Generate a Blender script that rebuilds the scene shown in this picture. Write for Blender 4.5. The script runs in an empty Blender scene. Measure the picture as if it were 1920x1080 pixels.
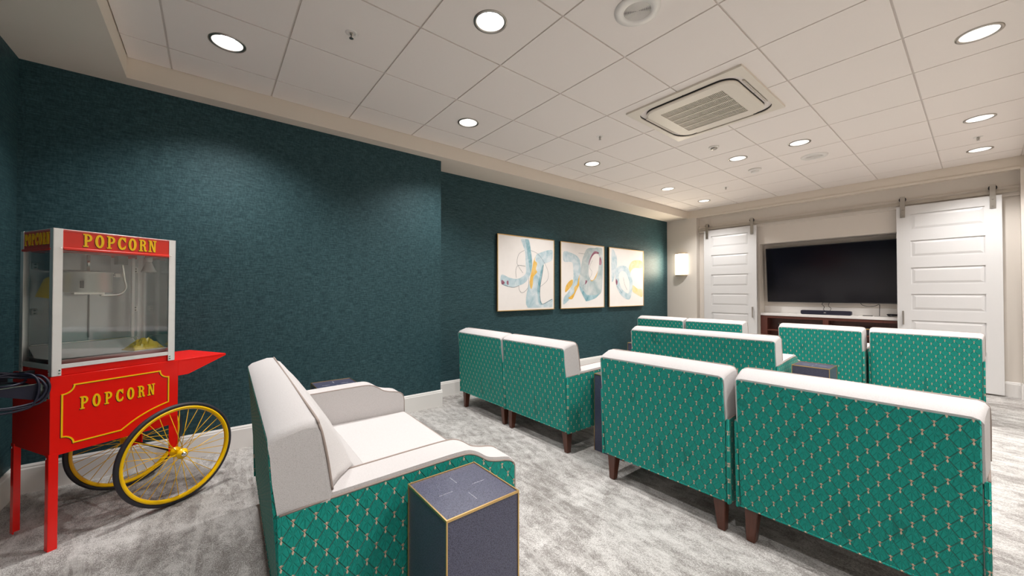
EN_SPOT = 80
EN_AISLE = 28
EN_SCONCE = 8
EXPO = 1.0
import bpy, bmesh, math, random
from mathutils import Vector, Matrix
random.seed(7)
PI = math.pi
scene = bpy.context.scene
COL = scene.collection
FH = 1.262            # camera height above the carpet
CZ = 2.879            # height of the tile ceiling
SZ = 2.737            # height of the plaster soffit

# ------------------------------------------------------------------ materials
def new_mat(name):
    m = bpy.data.materials.new(name); m.use_nodes = True
    nt = m.node_tree; nt.nodes.clear()
    out = nt.nodes.new('ShaderNodeOutputMaterial')
    return m, nt, out
class N:
    """tiny node helper"""
    def __init__(s, nt): s.nt = nt
    def node(s, t, **kw):
        n = s.nt.nodes.new(t)
        for k, v in kw.items(): setattr(n, k, v)
        return n
    def val(s, x, sock):
        if hasattr(x, 'is_output') or isinstance(x, bpy.types.NodeSocket): s.nt.links.new(x, sock)
        else: sock.default_value = x
    def m(s, op, a, b=0.0, c=0.0):
        n = s.node('ShaderNodeMath', operation=op)
        s.val(a, n.inputs[0]); s.val(b, n.inputs[1]); s.val(c, n.inputs[2])
        return n.outputs[0]
    def coord(s, which='Object', scale=(1,1,1), rot=(0,0,0)):
        tc = s.node('ShaderNodeTexCoord'); mp = s.node('ShaderNodeMapping')
        s.nt.links.new(tc.outputs[which], mp.inputs[0])
        mp.inputs['Scale'].default_value = scale; mp.inputs['Rotation'].default_value = rot
        return mp.outputs[0]
    def noise(s, vec, scale, detail=2.0, rough=0.5, dist=0.0):
        n = s.node('ShaderNodeTexNoise'); s.nt.links.new(vec, n.inputs['Vector'])
        n.inputs['Scale'].default_value = scale; n.inputs['Detail'].default_value = detail
        n.inputs['Roughness'].default_value = rough; n.inputs['Distortion'].default_value = dist
        return n.outputs['Fac']
    def ramp(s, fac, stops):
        n = s.node('ShaderNodeValToRGB'); s.nt.links.new(fac, n.inputs[0])
        e = n.color_ramp.elements
        while len(e) < len(stops): e.new(0.5)
        for i, (p, c) in enumerate(stops):
            e[i].position = p; e[i].color = (c[0], c[1], c[2], 1) if hasattr(c, '__len__') else (c, c, c, 1)
        return n.outputs[0]
    def mix(s, fac, a, b):
        n = s.node('ShaderNodeMix', data_type='RGBA')
        s.val(fac, n.inputs[0])
        for x, sk in ((a, n.inputs[6]), (b, n.inputs[7])):
            if isinstance(x, tuple): sk.default_value = (x[0], x[1], x[2], 1)
            else: s.nt.links.new(x, sk)
        return n.outputs[2]
    def bump(s, h, strength=0.3, dist=0.002):
        n = s.node('ShaderNodeBump'); n.inputs['Strength'].default_value = strength
        n.inputs['Distance'].default_value = dist; s.nt.links.new(h, n.inputs['Height'])
        return n.outputs[0]
    def bsdf(s, out, color, rough=0.6, metal=0.0, normal=None, **kw):
        b = s.node('ShaderNodeBsdfPrincipled')
        if isinstance(color, tuple): b.inputs['Base Color'].default_value = (*color, 1)
        else: s.nt.links.new(color, b.inputs['Base Color'])
        s.val(rough, b.inputs['Roughness']); b.inputs['Metallic'].default_value = metal
        if normal is not None: s.nt.links.new(normal, b.inputs['Normal'])
        for k, v in kw.items():
            b.inputs[k.replace('_', ' ')].default_value = v
        s.nt.links.new(b.outputs[0], out.inputs[0])
        return b
def simple(name, color, rough=0.55, metal=0.0, nscale=60, namp=0.04, bump=0.05, **kw):
    m, nt, out = new_mat(name); n = N(nt)
    v = n.coord('Object'); f = n.noise(v, nscale, 3)
    lo = tuple(c*(1-namp) for c in color); hi = tuple(min(1, c*(1+namp)) for c in color)
    n.bsdf(out, n.mix(f, lo, hi), rough, metal, n.bump(f, bump, 0.001), **kw)
    return m

M = {}
M['wall_cream'] = simple('cream_wall_paint', (.70,.645,.585), .6, nscale=180, namp=.015)
M['soffit'] = simple('soffit_paint', (.74,.665,.575), .6, nscale=180, namp=.015)
M['white_trim'] = simple('white_trim_paint', (.76,.735,.71), .4, nscale=90, namp=.01)
M['door_white'] = simple('white_door_paint', (.67,.66,.655), .38, nscale=90, namp=.01)
M['tile'] = simple('ceiling_tile', (.84,.78,.735), .85, nscale=320, namp=.03, bump=.12)
M['railpaint'] = simple('taupe_painted_rail', (.42,.37,.31), .45, nscale=50)
M['tbar'] = simple('ceiling_grid_metal', (.66,.61,.565), .5)
M['nickel'] = simple('brushed_nickel', (.44,.41,.37), .32, 1.0, nscale=40)
M['steel'] = simple('stainless_steel', (.70,.68,.65), .26, 1.0, nscale=25)
M['alu'] = simple('satin_aluminium', (.90,.89,.88), .42, .35, nscale=25)
M['chrome'] = simple('chrome', (.85,.85,.85), .08, 1.0)
M['black'] = simple('black_plastic', (.012,.012,.016), .4)
M['rubber'] = simple('black_rubber', (.022,.020,.026), .55)
M['dark'] = simple('dark_void', (.015,.014,.013), .8)
M['cordblue'] = simple('dark_cord', (.010,.010,.028), .5)
M['red'] = simple('red_enamel', (.90,.012,.007), .22, nscale=30, namp=.03, bump=.02)
M['redsign'] = simple('red_sign_plastic', (.74,.032,.016), .35, nscale=30, namp=.03, bump=.02)
M['yellow'] = simple('yellow_enamel', (1.0,.58,.0), .28, nscale=30, namp=.02, bump=.02)
M['letter'] = simple('yellow_letter_paint', (1.0,.60,.0), .4, nscale=30, namp=.02, bump=.0)
M['lettershadow'] = simple('dark_letter_shadow', (.05,.012,.010), .5)
M['brass'] = simple('brushed_brass', (.72,.48,.20), .3, 1.0, nscale=40)
M['gold'] = simple('gold_frame_leaf', (.66,.43,.17), .38, .85, nscale=60)
M['framedark'] = simple('dark_frame_side', (.025,.02,.018), .5)
M['piping'] = simple('taupe_piping', (.30,.24,.21), .8)
M['acplastic'] = simple('ivory_plastic', (.74,.68,.59), .45, nscale=40, namp=.01)
M['grille'] = simple('grille_shadow', (.035,.032,.026), .7)
M['white_plastic'] = simple('white_plastic', (.80,.77,.73), .45, nscale=40, namp=.01)
M['stone'] = simple('white_quartz', (.83,.80,.78), .25, nscale=30, namp=.03)
M['paper'] = simple('art_paper', (.83,.79,.76), .8, nscale=12, namp=.03)
M['acyellow'] = simple('yellow_card', (.88,.60,.03), .6)
M['foil'] = simple('yellow_foil_bag', (.85,.60,.04), .3, nscale=14, namp=.2)
M['greyplastic'] = simple('grey_plastic', (.16,.15,.15), .5)
M['housing'] = simple('grey_housing_metal', (.30,.31,.32), .35, .4)
M['bulbglass'] = simple('frosted_bulb_glass', (.50,.51,.50), .2)

def wallpaper():
    m, nt, out = new_mat('teal_grasscloth'); n = N(nt)
    v = n.coord('Object', (1, 1, 1))
    w = n.coord('Object', (14, 14, 190)); f = n.noise(w, 1.0, 4, .65)
    w2 = n.coord('Object', (120, 120, 45)); g = n.noise(w2, 1.0, 2)
    big = n.noise(v, 1.1, 3)
    h = n.m('ADD', n.m('MULTIPLY', f, .75), n.m('MULTIPLY', g, .35))
    c = n.ramp(h, [(.34, (.009,.026,.032)), (.52, (.021,.054,.063)), (.72, (.056,.118,.126))])
    c2 = n.mix(n.m('MULTIPLY', big, .35), c, (.012,.042,.056))
    n.bsdf(out, c2, .55, 0, n.bump(h, .8, .002), Specular_IOR_Level=.22)
    return m
M['teal'] = wallpaper()

def carpet():
    m, nt, out = new_mat('abstract_grey_carpet'); n = N(nt)
    v = n.coord('Object', (1, .62, 1), (0, 0, math.radians(-32)))
    big = n.noise(v, 1.15, 6, .62, 1.3)
    streak = n.noise(n.coord('Object', (.55, 2.3, 1), (0, 0, math.radians(24))), 1.25, 7, .62, 2.0)
    mid = n.noise(n.coord('Object', (1, 1.9, 1), (0, 0, .5)), 9, 7, .78, .5)
    fine = n.noise(n.coord('Object', (1, 2.2, 1), (0, 0, .35)), 110, 4, .9)
    fib = n.noise(n.coord('Object', (1, 1, 1)), 420, 2)
    a = n.m('ADD', n.m('MULTIPLY', big, .55), n.m('MULTIPLY', streak, .45))
    a = n.m('ADD', a, n.m('MULTIPLY', n.m('SUBTRACT', mid, .5), .85))
    a = n.m('ADD', a, n.m('MULTIPLY', n.m('SUBTRACT', fine, .5), 1.6))
    c = n.ramp(a, [(.25, (.175,.161,.149)), (.43, (.305,.286,.270)), (.52, (.405,.386,.369)), (.61, (.62,.60,.58))])
    vein = n.m('ABSOLUTE', n.m('SUBTRACT', n.noise(n.coord('Object', (.45, 2.6, 1), (0, 0, -.85)), .9, 6, .6, .5), .5))
    vm = n.m('MULTIPLY', n.m('LESS_THAN', n.m('ADD', vein, n.m('MULTIPLY', n.m('SUBTRACT', fine, .5), .05)), .012), .25)
    c = n.mix(vm, c, (.68,.66,.635))
    n.bsdf(out, c, .95, 0, n.bump(n.m('ADD', fib, n.m('MULTIPLY', fine, .8)), .6, .004), Specular_IOR_Level=.1)
    return m
M['carpet'] = carpet()

def green_velvet():
    m, nt, out = new_mat('green_patterned_velvet'); n = N(nt)
    tc = n.node('ShaderNodeTexCoord'); sp = n.node('ShaderNodeSeparateXYZ')
    nt.links.new(tc.outputs['UV'], sp.inputs[0])
    A, B = .061, .082
    U = n.m('DIVIDE', sp.outputs[0], A); V = n.m('DIVIDE', sp.outputs[1], B)
    def cell(off):
        fx = n.m('SUBTRACT', n.m('FRACT', n.m('ADD', U, off)), .5)
        fy = n.m('SUBTRACT', n.m('FRACT', n.m('ADD', V, off)), .5)
        return n.m('MULTIPLY', fx, A*1000), n.m('MULTIPLY', fy, B*1000), fx, fy   # mm
    def ell(x, y, cx, cy, rx, ry):
        a = n.m('DIVIDE', n.m('SUBTRACT', x, cx), rx); b = n.m('DIVIDE', n.m('SUBTRACT', y, cy), ry)
        return n.m('ADD', n.m('MULTIPLY', a, a), n.m('MULTIPLY', b, b))
    vec = n.coord('UV'); wob = n.m('MULTIPLY', n.m('SUBTRACT', n.noise(vec, 260, 2), .5), 1.6)
    masks = []; rays = []
    for off in (0.0, 0.5):
        x, y, fx, fy = cell(off)
        d = n.m('MINIMUM', ell(x, y, 0, 5.4, 3.7, 5.0), ell(x, y, 0, -8.0, 2.6, 5.2))
        d = n.m('MINIMUM', d, ell(x, y, 0, 6.6, 7.0, 1.6))
        d = n.m('MINIMUM', d, ell(x, y, 0, -1.4, 1.2, 5.0))
        d = n.m('MINIMUM', d, ell(x, y, 0, -5.6, 4.2, 1.1))
        masks.append(n.m('LESS_THAN', n.m('ADD', d, wob), 1.05))
        ang = n.m('ARCTAN2', x, n.m('ADD', y, 41.0))
        r = n.m('ABSOLUTE', n.m('SINE', n.m('MULTIPLY', ang, 11.0)))
        rays.append(r)
    mask = n.m('MAXIMUM', masks[0], masks[1])
    x, y, fx, fy = cell(0.0)
    dl = n.m('ABSOLUTE', n.m('SUBTRACT', n.m('ABSOLUTE', fx), n.m('ABSOLUTE', fy)))
    line = n.m('SUBTRACT', 1.0, n.m('MINIMUM', n.m('DIVIDE', dl, .045), 1.0))      # quilting seams
    thr = n.m('MULTIPLY', n.m('LESS_THAN', dl, .010), .22)
    inA = n.m('LESS_THAN', n.m('ADD', n.m('ABSOLUTE', fx), n.m('ABSOLUTE', fy)), .5)
    ray = n.m('ADD', n.m('MULTIPLY', rays[0], inA), n.m('MULTIPLY', rays[1], n.m('SUBTRACT', 1.0, inA)))
    raym = n.m('POWER', n.m('SUBTRACT', 1.0, ray), 5.0)
    nap = n.noise(vec, 130, 4, .7); nap2 = n.noise(vec, 5.5, 5, .65, .8)
    base = n.mix(nap, (.003,.142,.112), (.010,.375,.305))
    base = n.mix(n.m('MULTIPLY', n.m('LESS_THAN', nap2, .40), .30), base, (.003,.062,.048))
    base = n.mix(n.m('MULTIPLY', raym, .30), base, (.003,.090,.066))
    base = n.mix(n.m('MULTIPLY', line, .45), base, (.003,.080,.060))
    base = n.mix(thr, base, (.26,.30,.24))
    col = n.mix(mask, base, (.72,.52,.38))
    h = n.m('SUBTRACT', n.m('MULTIPLY', nap, .35), n.m('ADD', n.m('MULTIPLY', line, 1.3), n.m('MULTIPLY', raym, .4)))
    n.bsdf(out, col, .62, 0, n.bump(h, .9, .004), Sheen_Weight=.10, Sheen_Roughness=.35, Specular_IOR_Level=.22)
    return m
M['green'] = green_velvet()

def linen():
    m, nt, out = new_mat('ivory_linen'); n = N(nt)
    a = n.noise(n.coord('Object', (1500, 480, 480)), 1, 2); b = n.noise(n.coord('Object', (480, 1500, 1500)), 1, 2)
    h = n.m('ADD', a, b); f = n.noise(n.coord('Object'), 4, 3)
    c = n.ramp(h, [(.70, (.345,.318,.30)), (1.15, (.560,.530,.525))])
    c = n.mix(n.m('MULTIPLY', f, .2), c, (.54,.51,.505))
    n.bsdf(out, c, .9, 0, n.bump(n.m('ADD', h, n.m('MULTIPLY', f, 1.5)), .35, .002), Sheen_Weight=.15)
    return m
M['linen'] = linen()

def wood(name, c0, c1, rough=.3):
    m, nt, out = new_mat(name); n = N(nt)
    f = n.noise(n.coord('Object', (30, 30, 3)), 1.6, 6, .6, 1.2)
    n.bsdf(out, n.mix(f, c0, c1), rough, 0, n.bump(f, .1, .001))
    return m
M['walnut'] = wood('dark_walnut_leg', (.045,.014,.008), (.125,.038,.020), .28)
M['cabinetwood'] = wood('mahogany_cabinet', (.070,.018,.012), (.150,.042,.026), .35)

def shagreen():
    m, nt, out = new_mat('slate_shagreen'); n = N(nt)
    vo = n.node('ShaderNodeTexVoronoi'); nt.links.new(n.coord('Object'), vo.inputs['Vector'])
    vo.inputs['Scale'].default_value = 330
    f = n.noise(n.coord('Object'), 7, 3)
    c = n.ramp(vo.outputs['Distance'], [(.0, (.13,.135,.20)), (.5, (.050,.052,.095)), (.9, (.012,.013,.032))])
    c = n.mix(n.m('MULTIPLY', f, .3), c, (.055,.058,.105))
    n.bsdf(out, c, .30, 0, n.bump(n.m('SUBTRACT', 1.0, vo.outputs['Distance']), .4, .001), Specular_IOR_Level=.6, Coat_Weight=.15, Coat_Roughness=.4)
    return m
M['shagreen'] = shagreen()
M['pearl'] = simple('pearl_bead_seam', (.50,.50,.56), .35)

def glass(name, tint, gloss):
    m, nt, out = new_mat(name); n = N(nt)
    t = n.node('ShaderNodeBsdfTransparent'); t.inputs[0].default_value = (*tint, 1)
    g = n.node('ShaderNodeBsdfGlossy'); g.inputs['Roughness'].default_value = .03
    lw = n.node('ShaderNodeLayerWeight'); lw.inputs[0].default_value = .25
    fac = n.m('ADD', n.m('MULTIPLY', lw.outputs['Fresnel'], .6), gloss)
    mx = n.node('ShaderNodeMixShader'); nt.links.new(fac, mx.inputs[0])
    nt.links.new(t.outputs[0], mx.inputs[1]); nt.links.new(g.outputs[0], mx.inputs[2])
    nt.links.new(mx.outputs[0], out.inputs[0])
    return m
M['glass'] = glass('clear_glass', (.93,.95,.95), .05)
def reflection_plexi():
    m, nt, out = new_mat('plexiglass_painted_reflection'); n = N(nt)
    t = n.node('ShaderNodeBsdfTransparent'); t.inputs[0].default_value = (.85,.87,.88, 1)
    d = n.node('ShaderNodeBsdfDiffuse')  # diffuse grey stands in for the reflections inside the glass case
    f = n.noise(n.coord('Object'), 6, 4)
    nt.links.new(n.mix(f, (.55,.57,.58), (.64,.65,.66)), d.inputs[0])
    g = n.node('ShaderNodeBsdfGlossy'); g.inputs['Roughness'].default_value = .12
    m1 = n.node('ShaderNodeMixShader'); m1.inputs[0].default_value = .72
    nt.links.new(t.outputs[0], m1.inputs[1]); nt.links.new(d.outputs[0], m1.inputs[2])
    m2 = n.node('ShaderNodeMixShader'); m2.inputs[0].default_value = .18
    nt.links.new(m1.outputs[0], m2.inputs[1]); nt.links.new(g.outputs[0], m2.inputs[2])
    nt.links.new(m2.outputs[0], out.inputs[0])
    return m
M['plexi'] = reflection_plexi()

def emis(name, col, s):
    m, nt, out = new_mat(name); e = nt.nodes.new('ShaderNodeEmission')
    e.inputs[0].default_value = (*col, 1); e.inputs[1].default_value = s
    nt.links.new(e.outputs[0], out.inputs[0]); return m
M['kettlemetal'] = simple('brushed_kettle_steel', (.86,.83,.77), .38, .55, nscale=12, namp=.05)
M['panmetal'] = simple('bright_pan_metal', (.92,.91,.89), .35, .35, nscale=12, namp=.06)
M['lens'] = emis('lit_downlight_lens', (1,.97,.95), 9.0)
M['sconce_glow'] = emis('lit_sconce_shade', (1,.90,.74), 3.2)
def screen():
    m, nt, out = new_mat('switched_off_screen'); n = N(nt)
    f = n.noise(n.coord('Object'), 3, 2)
    n.bsdf(out, n.mix(f, (.003,.003,.006), (.005,.005,.010)), .16, 0, None, Specular_IOR_Level=.28)
    return m
M['screen'] = screen()
def paint(name, a, b, sc=7):
    m, nt, out = new_mat(name); n = N(nt)
    f = n.noise(n.coord('Object'), sc, 4, .6, .6)
    n.bsdf(out, n.mix(n.ramp(f, [(.35, 0.0), (.65, 1.0)]), a, b), .8); return m
M['p_blue'] = paint('watercolour_pale_blue', (.36,.52,.58), (.66,.72,.75))
M['p_teal'] = paint('watercolour_teal', (.13,.32,.38), (.42,.58,.63))
M['p_grey'] = paint('watercolour_blue_grey', (.36,.46,.48), (.64,.66,.65), 5)
M['p_ochre'] = paint('watercolour_ochre', (.75,.40,.03), (.80,.55,.20))
M['p_yellow'] = paint('watercolour_pale_yellow', (.74,.62,.26), (.74,.70,.52))
M['p_plum'] = paint('watercolour_plum', (.22,.05,.09), (.42,.22,.28))
M['p_line'] = simple('pencil_line', (.05,.07,.09), .8)

# ------------------------------------------------------------------ mesh helpers
def NB(): return bmesh.new()
def box(bm, x0, x1, y0, y1, z0, z1, bev=0, seg=2, mi=0, mat=None):
    r = bmesh.ops.create_cube(bm, size=1.0)
    vs = r['verts']
    for v in vs:
        v.co = Vector((x0+(v.co.x+.5)*(x1-x0), y0+(v.co.y+.5)*(y1-y0), z0+(v.co.z+.5)*(z1-z0)))
    fs = set(f for v in vs for f in v.link_faces)
    if bev > 0:
        es = list(set(e for v in vs for e in v.link_edges))
        b = bmesh.ops.bevel(bm, geom=es, offset=bev, segments=seg, profile=.6, affect='EDGES')
        fs = set(b['faces']) | set(f for f in fs if f.is_valid)
        vs = list(set(v for f in fs for v in f.verts))
        for f in fs: f.smooth = True
    for f in fs:
        if f.is_valid: f.material_index = mi
    if mat is not None:
        for v in vs: v.co = mat @ v.co
    return vs
def prism(bm, pts, axis, a0, a1, mi=0, bev=0, smooth=False, seg=2):
    """closed 2-D outline pts extruded along axis ('x': pts=(y,z), 'y': pts=(x,z), 'z': pts=(x,y))"""
    def P(p, a):
        return {'x': (a, p[0], p[1]), 'y': (p[0], a, p[1]), 'z': (p[0], p[1], a)}[axis]
    A = [bm.verts.new(P(p, a0)) for p in pts]; B = [bm.verts.new(P(p, a1)) for p in pts]
    k = len(pts); fs = []
    fs.append(bm.faces.new(A)); fs.append(bm.faces.new(B[::-1]))
    side = []
    for i in range(k):
        f = bm.faces.new((A[i], B[i], B[(i+1) % k], A[(i+1) % k])); fs.append(f); side.append(f)
    for f in fs: f.material_index = mi
    if smooth:
        for f in side: f.smooth = True
    if bev:
        es = list(set(e for f in (fs[0], fs[1]) for e in f.edges))
        b = bmesh.ops.bevel(bm, geom=es, offset=bev, segments=seg, profile=.5, affect='EDGES')
        for f in b['faces']: f.smooth = True; f.material_index = mi
    return fs
def ring_basis(d):
    d = d.normalized(); up = Vector((0, 0, 1)) if abs(d.z) < .9 else Vector((1, 0, 0))
    a = d.cross(up).normalized(); return a, d.cross(a).normalized()
def tube(bm, pts, r, seg=8, closed=False, mi=0, caps=True):
    pts = [Vector(p) for p in pts]; k = len(pts); rings = []
    rad = r if hasattr(r, '__len__') else [r]*k
    a = None
    for i, p in enumerate(pts):
        if closed: d = pts[(i+1) % k] - pts[i-1]
        else: d = pts[min(i+1, k-1)] - pts[max(i-1, 0)]
        if a is None: a, b = ring_basis(d)
        else:
            d.normalize(); a = (a - d*a.dot(d)).normalized(); b = d.cross(a)
        rings.append([bm.verts.new(p + (a*math.cos(2*PI*j/seg) + b*math.sin(2*PI*j/seg))*rad[i]) for j in range(seg)])
    n = k if closed else k-1
    for i in range(n):
        R0, R1 = rings[i], rings[(i+1) % k]
        for j in range(seg):
            f = bm.faces.new((R0[j], R0[(j+1) % seg], R1[(j+1) % seg], R1[j])); f.smooth = True; f.material_index = mi
    if not closed and caps:
        for R, rv in ((rings[0], True), (rings[-1], False)):
            f = bm.faces.new(R[::-1] if rv else R); f.material_index = mi
def lathe(bm, prof, axis='z', c=(0,0,0), seg=32, mi=0, cap=True):
    """prof = [(radius, height)...]"""
    c = Vector(c); rings = []
    for r, h in prof:
        R = []
        for j in range(seg):
            t = 2*PI*j/seg; x, y = r*math.cos(t), r*math.sin(t)
            v = {'z': (x, y, h), 'y': (x, h, y), 'x': (h, x, y)}[axis]
            R.append(bm.verts.new(c + Vector(v)))
        rings.append(R)
    for i in range(len(rings)-1):
        for j in range(seg):
            f = bm.faces.new((rings[i][j], rings[i][(j+1) % seg], rings[i+1][(j+1) % seg], rings[i+1][j]))
            f.smooth = True; f.material_index = mi
    if cap:
        for R, (r, h) in ((rings[0], prof[0]), (rings[-1], prof[-1])):
            if r > 1e-5:
                f = bm.faces.new(R); f.material_index = mi
def smooth_curve(pts, n=8, closed=False):
    P = [Vector(p) for p in pts]; k = len(P); out = []
    rng = range(k) if closed else range(k-1)
    for i in rng:
        p0 = P[(i-1) % k] if closed else P[max(i-1, 0)]; p1 = P[i]
        p2 = P[(i+1) % k]; p3 = P[(i+2) % k] if closed else P[min(i+2, k-1)]
        for j in range(n):
            t = j/n
            out.append(.5*((2*p1)+(-p0+p2)*t+(2*p0-5*p1+4*p2-p3)*t*t+(-p0+3*p1-3*p2+p3)*t**3))
    if not closed: out.append(P[-1])
    return out
def box_uv(me):
    uv = me.uv_layers.new(name='UVMap')
    for p in me.polygons:
        nx, ny, nz = (abs(c) for c in p.normal)
        for li in p.loop_indices:
            co = me.vertices[me.loops[li].vertex_index].co
            if ny >= nx and ny >= nz: q = (co.x, co.z)
            elif nx >= nz: q = (co.y, co.z)
            else: q = (co.x, co.y)
            uv.data[li].uv = (q[0]+10.0, q[1]+10.0)
def obj(name, bm, mats, parent=None, uv=False, autosmooth=None, loc=None, rotz=0):
    me = bpy.data.meshes.new(name)
    bmesh.ops.recalc_face_normals(bm, faces=bm.faces[:])
    bm.to_mesh(me); bm.free()
    for m in (mats if isinstance(mats, (list, tuple)) else [mats]):
        me.materials.append(M[m] if isinstance(m, str) else m)
    if uv: box_uv(me)
    o = bpy.data.objects.new(name, me); COL.objects.link(o)
    if parent: o.parent = parent
    if loc: o.location = loc
    o.rotation_euler.z = rotz
    return o
def tag(o, label, cat=None, group=None):
    o['label'] = label
    if cat: o['category'] = cat
    if group: o['group'] = group
    return o
def thing(name, label, cat, loc=(0,0,0), rotz=0, group=None):
    o = bpy.data.objects.new(name, None); COL.objects.link(o)
    o.empty_display_size = .1
    o.location = loc; o.rotation_euler.z = rotz
    return tag(o, label, cat, group)
def struct(name, bm, mats, parent=None):
    o = obj(name, bm, mats, parent)
    if not parent: o['kind'] = 'structure'
    return o
def dup(root, loc, rotz, label, group=None):
    def cp(o, par):
        c = o.copy(); COL.objects.link(c)
        if par: c.parent = par
        for ch in o.children: cp(ch, c)
        return c
    kids = list(root.children)
    r = root.copy(); COL.objects.link(r); r.location = loc; r.rotation_euler.z = rotz
    r['label'] = label
    if group: r['group'] = group
    for k in kids: cp(k, r)
    return r

# ================================================================== THE ROOM
XA, XB, YB, YF = -3.78, -4.10, 7.45, -0.953
XR = 1.55
CE0, CE1, CY0, CY1 = -3.655, .335, -.46, 7.455      # tile ceiling rectangle
b = NB(); box(b, -4.4, XR+.2, YF-.2, 8.3, -.1, 0); struct('floor', b, 'carpet')
# ceiling: lay-in tiles with real round openings for the downlights
T = .6096; GX, GY = -3.345, -.231
def cellc(i, j): return (GX+(j+.5)*T, GY+(i+.5)*T)      # centre of the cell i along y, j along x
LIGHTS = [(-3.04,.074),(-3.04,1.903),(-3.04,3.732),(-3.04,5.56),(-3.04,6.78),(-1.82,1.293),(-1.82,4.951),(-1.211,4.951),
          (.008,3.732),(.008,5.56),(.008,6.78),(.008,1.903),(.008,.074)]
LR = .088
b = NB()
for j in range(-1, 7):
    for i in range(-1, 13):
        x0, x1 = max(GX+j*T, CE0), min(GX+(j+1)*T, CE1); y0, y1 = max(GY+i*T, CY0), min(GY+(i+1)*T, CY1)
        if x1-x0 < .02 or y1-y0 < .02: continue
        if -2.0 < (x0+x1)/2 < -1.05 and 2.95 < (y0+y1)/2 < 3.85 and False: continue
        g = .0055; x0 += g; x1 -= g; y0 += g; y1 -= g
        hole = [L for L in LIGHTS if x0 < L[0] < x1 and y0 < L[1] < y1]
        zt = CZ+.012
        if not hole:
            box(b, x0, x1, y0, y1, CZ, zt, mi=0)
        else:
            cx, cy = hole[0]; n = 48; inn = []; out = []; up = []
            for k in range(n):
                t = 2*PI*k/n + PI/4; dx, dy = math.cos(t), math.sin(t)
                inn.append(b.verts.new((cx+LR*dx, cy+LR*dy, CZ)))
                s = min(((x1-cx) if dx > 0 else (cx-x0))/max(abs(dx), 1e-6), ((y1-cy) if dy > 0 else (cy-y0))/max(abs(dy), 1e-6))
                out.append(b.verts.new((cx+dx*s, cy+dy*s, CZ))); up.append(b.verts.new((cx+dx*s, cy+dy*s, zt)))
            for k in range(n):
                q = (k+1) % n
                b.faces.new((inn[k], inn[q], out[q], out[k])); b.faces.new((out[k], out[q], up[q], up[k]))
for j in range(0, 7):
    x = GX+j*T; box(b, x-.012, x+.012, CY0, CY1, CZ+.008, CZ+.014, mi=1)
for i in range(0, 13):
    y = GY+i*T; box(b, CE0, CE1, y-.012, y+.012, CZ+.0081, CZ+.0139, mi=1)
struct('ceiling', b, ['tile', 'tbar'])
b = NB(); box(b, -4.4, XR+.2, YF-.2, 8.3, CZ+.16, CZ+.22); struct('ceiling_slab', b, 'tile')
# plaster soffits round the tile field
b = NB(); box(b, -4.3, CE0, YF-.1, YB+.02, SZ, CZ+.16); struct('trim_1', b, 'soffit')
b = NB(); box(b, CE0, CE1, YF-.1, CY0, SZ, CZ+.16); struct('trim_2', b, 'soffit')
b = NB(); box(b, CE1, XR+.1, YF-.1, YB+.02, SZ, CZ+.16); struct('trim_3', b, 'soffit')
b = NB()
box(b, CE0, CE1, CY1, YB+.20, SZ, CZ+.16); box(b, -3.49, .305, YB-.006, YB+.012, SZ-.012, SZ+.022, .004)
struct('trim_4', b, 'soffit')
# walls
b = NB()
box(b, -4.4, XA, YF-.1, 2.01, 0, SZ); box(b, -4.4, XB, 2.01, YB+.1, 0, SZ)
struct('wall_left', b, 'teal')
b = NB(); box(b, XA, XR, YF-.15, YF, 0, SZ); struct('wall_front', b, 'teal')
b = NB(); box(b, XR, XR+.15, YF-.1, 8.2, 0, SZ); struct('wall_right', b, 'wall_cream')
NX0, NX1, NY = -3.49, .305, 7.585            # niche that holds the sliding doors
OX0, OX1, OZ = -2.445, -.64, 2.118           # opening of the media recess
b = NB()
box(b, -4.3, NX0, YB, 8.2, 0, SZ); box(b, NX1, XR+.05, YB, 8.2, 0, SZ)
box(b, NX0, OX0, NY, 8.2, 0, SZ+.1); box(b, OX1, NX1, NY, 8.2, 0, SZ+.1); box(b, OX0, OX1, NY, 8.2, OZ, SZ+.1)
box(b, OX0, OX1, 7.82, 8.2, 0, OZ)
struct('wall_back', b, 'wall_cream')
def baseboard(name, segs):
    b = NB()
    for (x0, y0, x1, y1, nx, ny) in segs:      # line on the wall, normal n into the room
        th = .016
        d = Vector((x1-x0, y1-y0, 0)); L = d.length; d.normalize(); nn = Vector((nx, ny, 0))
        prof = [(0,0),(th,0),(th,.150),(th*.75,.158),(th*.75,.166),(th*.35,.178),(0,.178)]
        A = [b.verts.new(Vector((x0,y0,0))+nn*p+Vector((0,0,z))) for p, z in prof]
        B = [b.verts.new(Vector((x1,y1,0))+nn*p+Vector((0,0,z))) for p, z in prof]
        b.faces.new(A); b.faces.new(B[::-1])
        for i in range(len(prof)): b.faces.new((A[i], B[i], B[(i+1) % 7], A[(i+1) % 7]))
    struct(name, b, 'white_trim')
baseboard('baseboard_left', [(XA, YF, XA, 2.026, 1, 0), (XA, 2.01, XB, 2.01, 0, 1), (XB, 2.026, XB, YB, 1, 0)])
baseboard('baseboard_front', [(XA+.016, YF, XR, YF, 0, 1)])
baseboard('baseboard_back', [(XB+.016, YB, NX0, YB, 0, -1), (NX1, YB, XR, YB, 0, -1), (NX1, NY, NX1, YB, -1, 0), (OX1, NY, NX1-.016, NY, 0, -1), (NX0, NY, OX0, NY, 0, -1)])
baseboard('baseboard_right', [(XR, YF, XR, YB-.016, -1, 0)])

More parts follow.
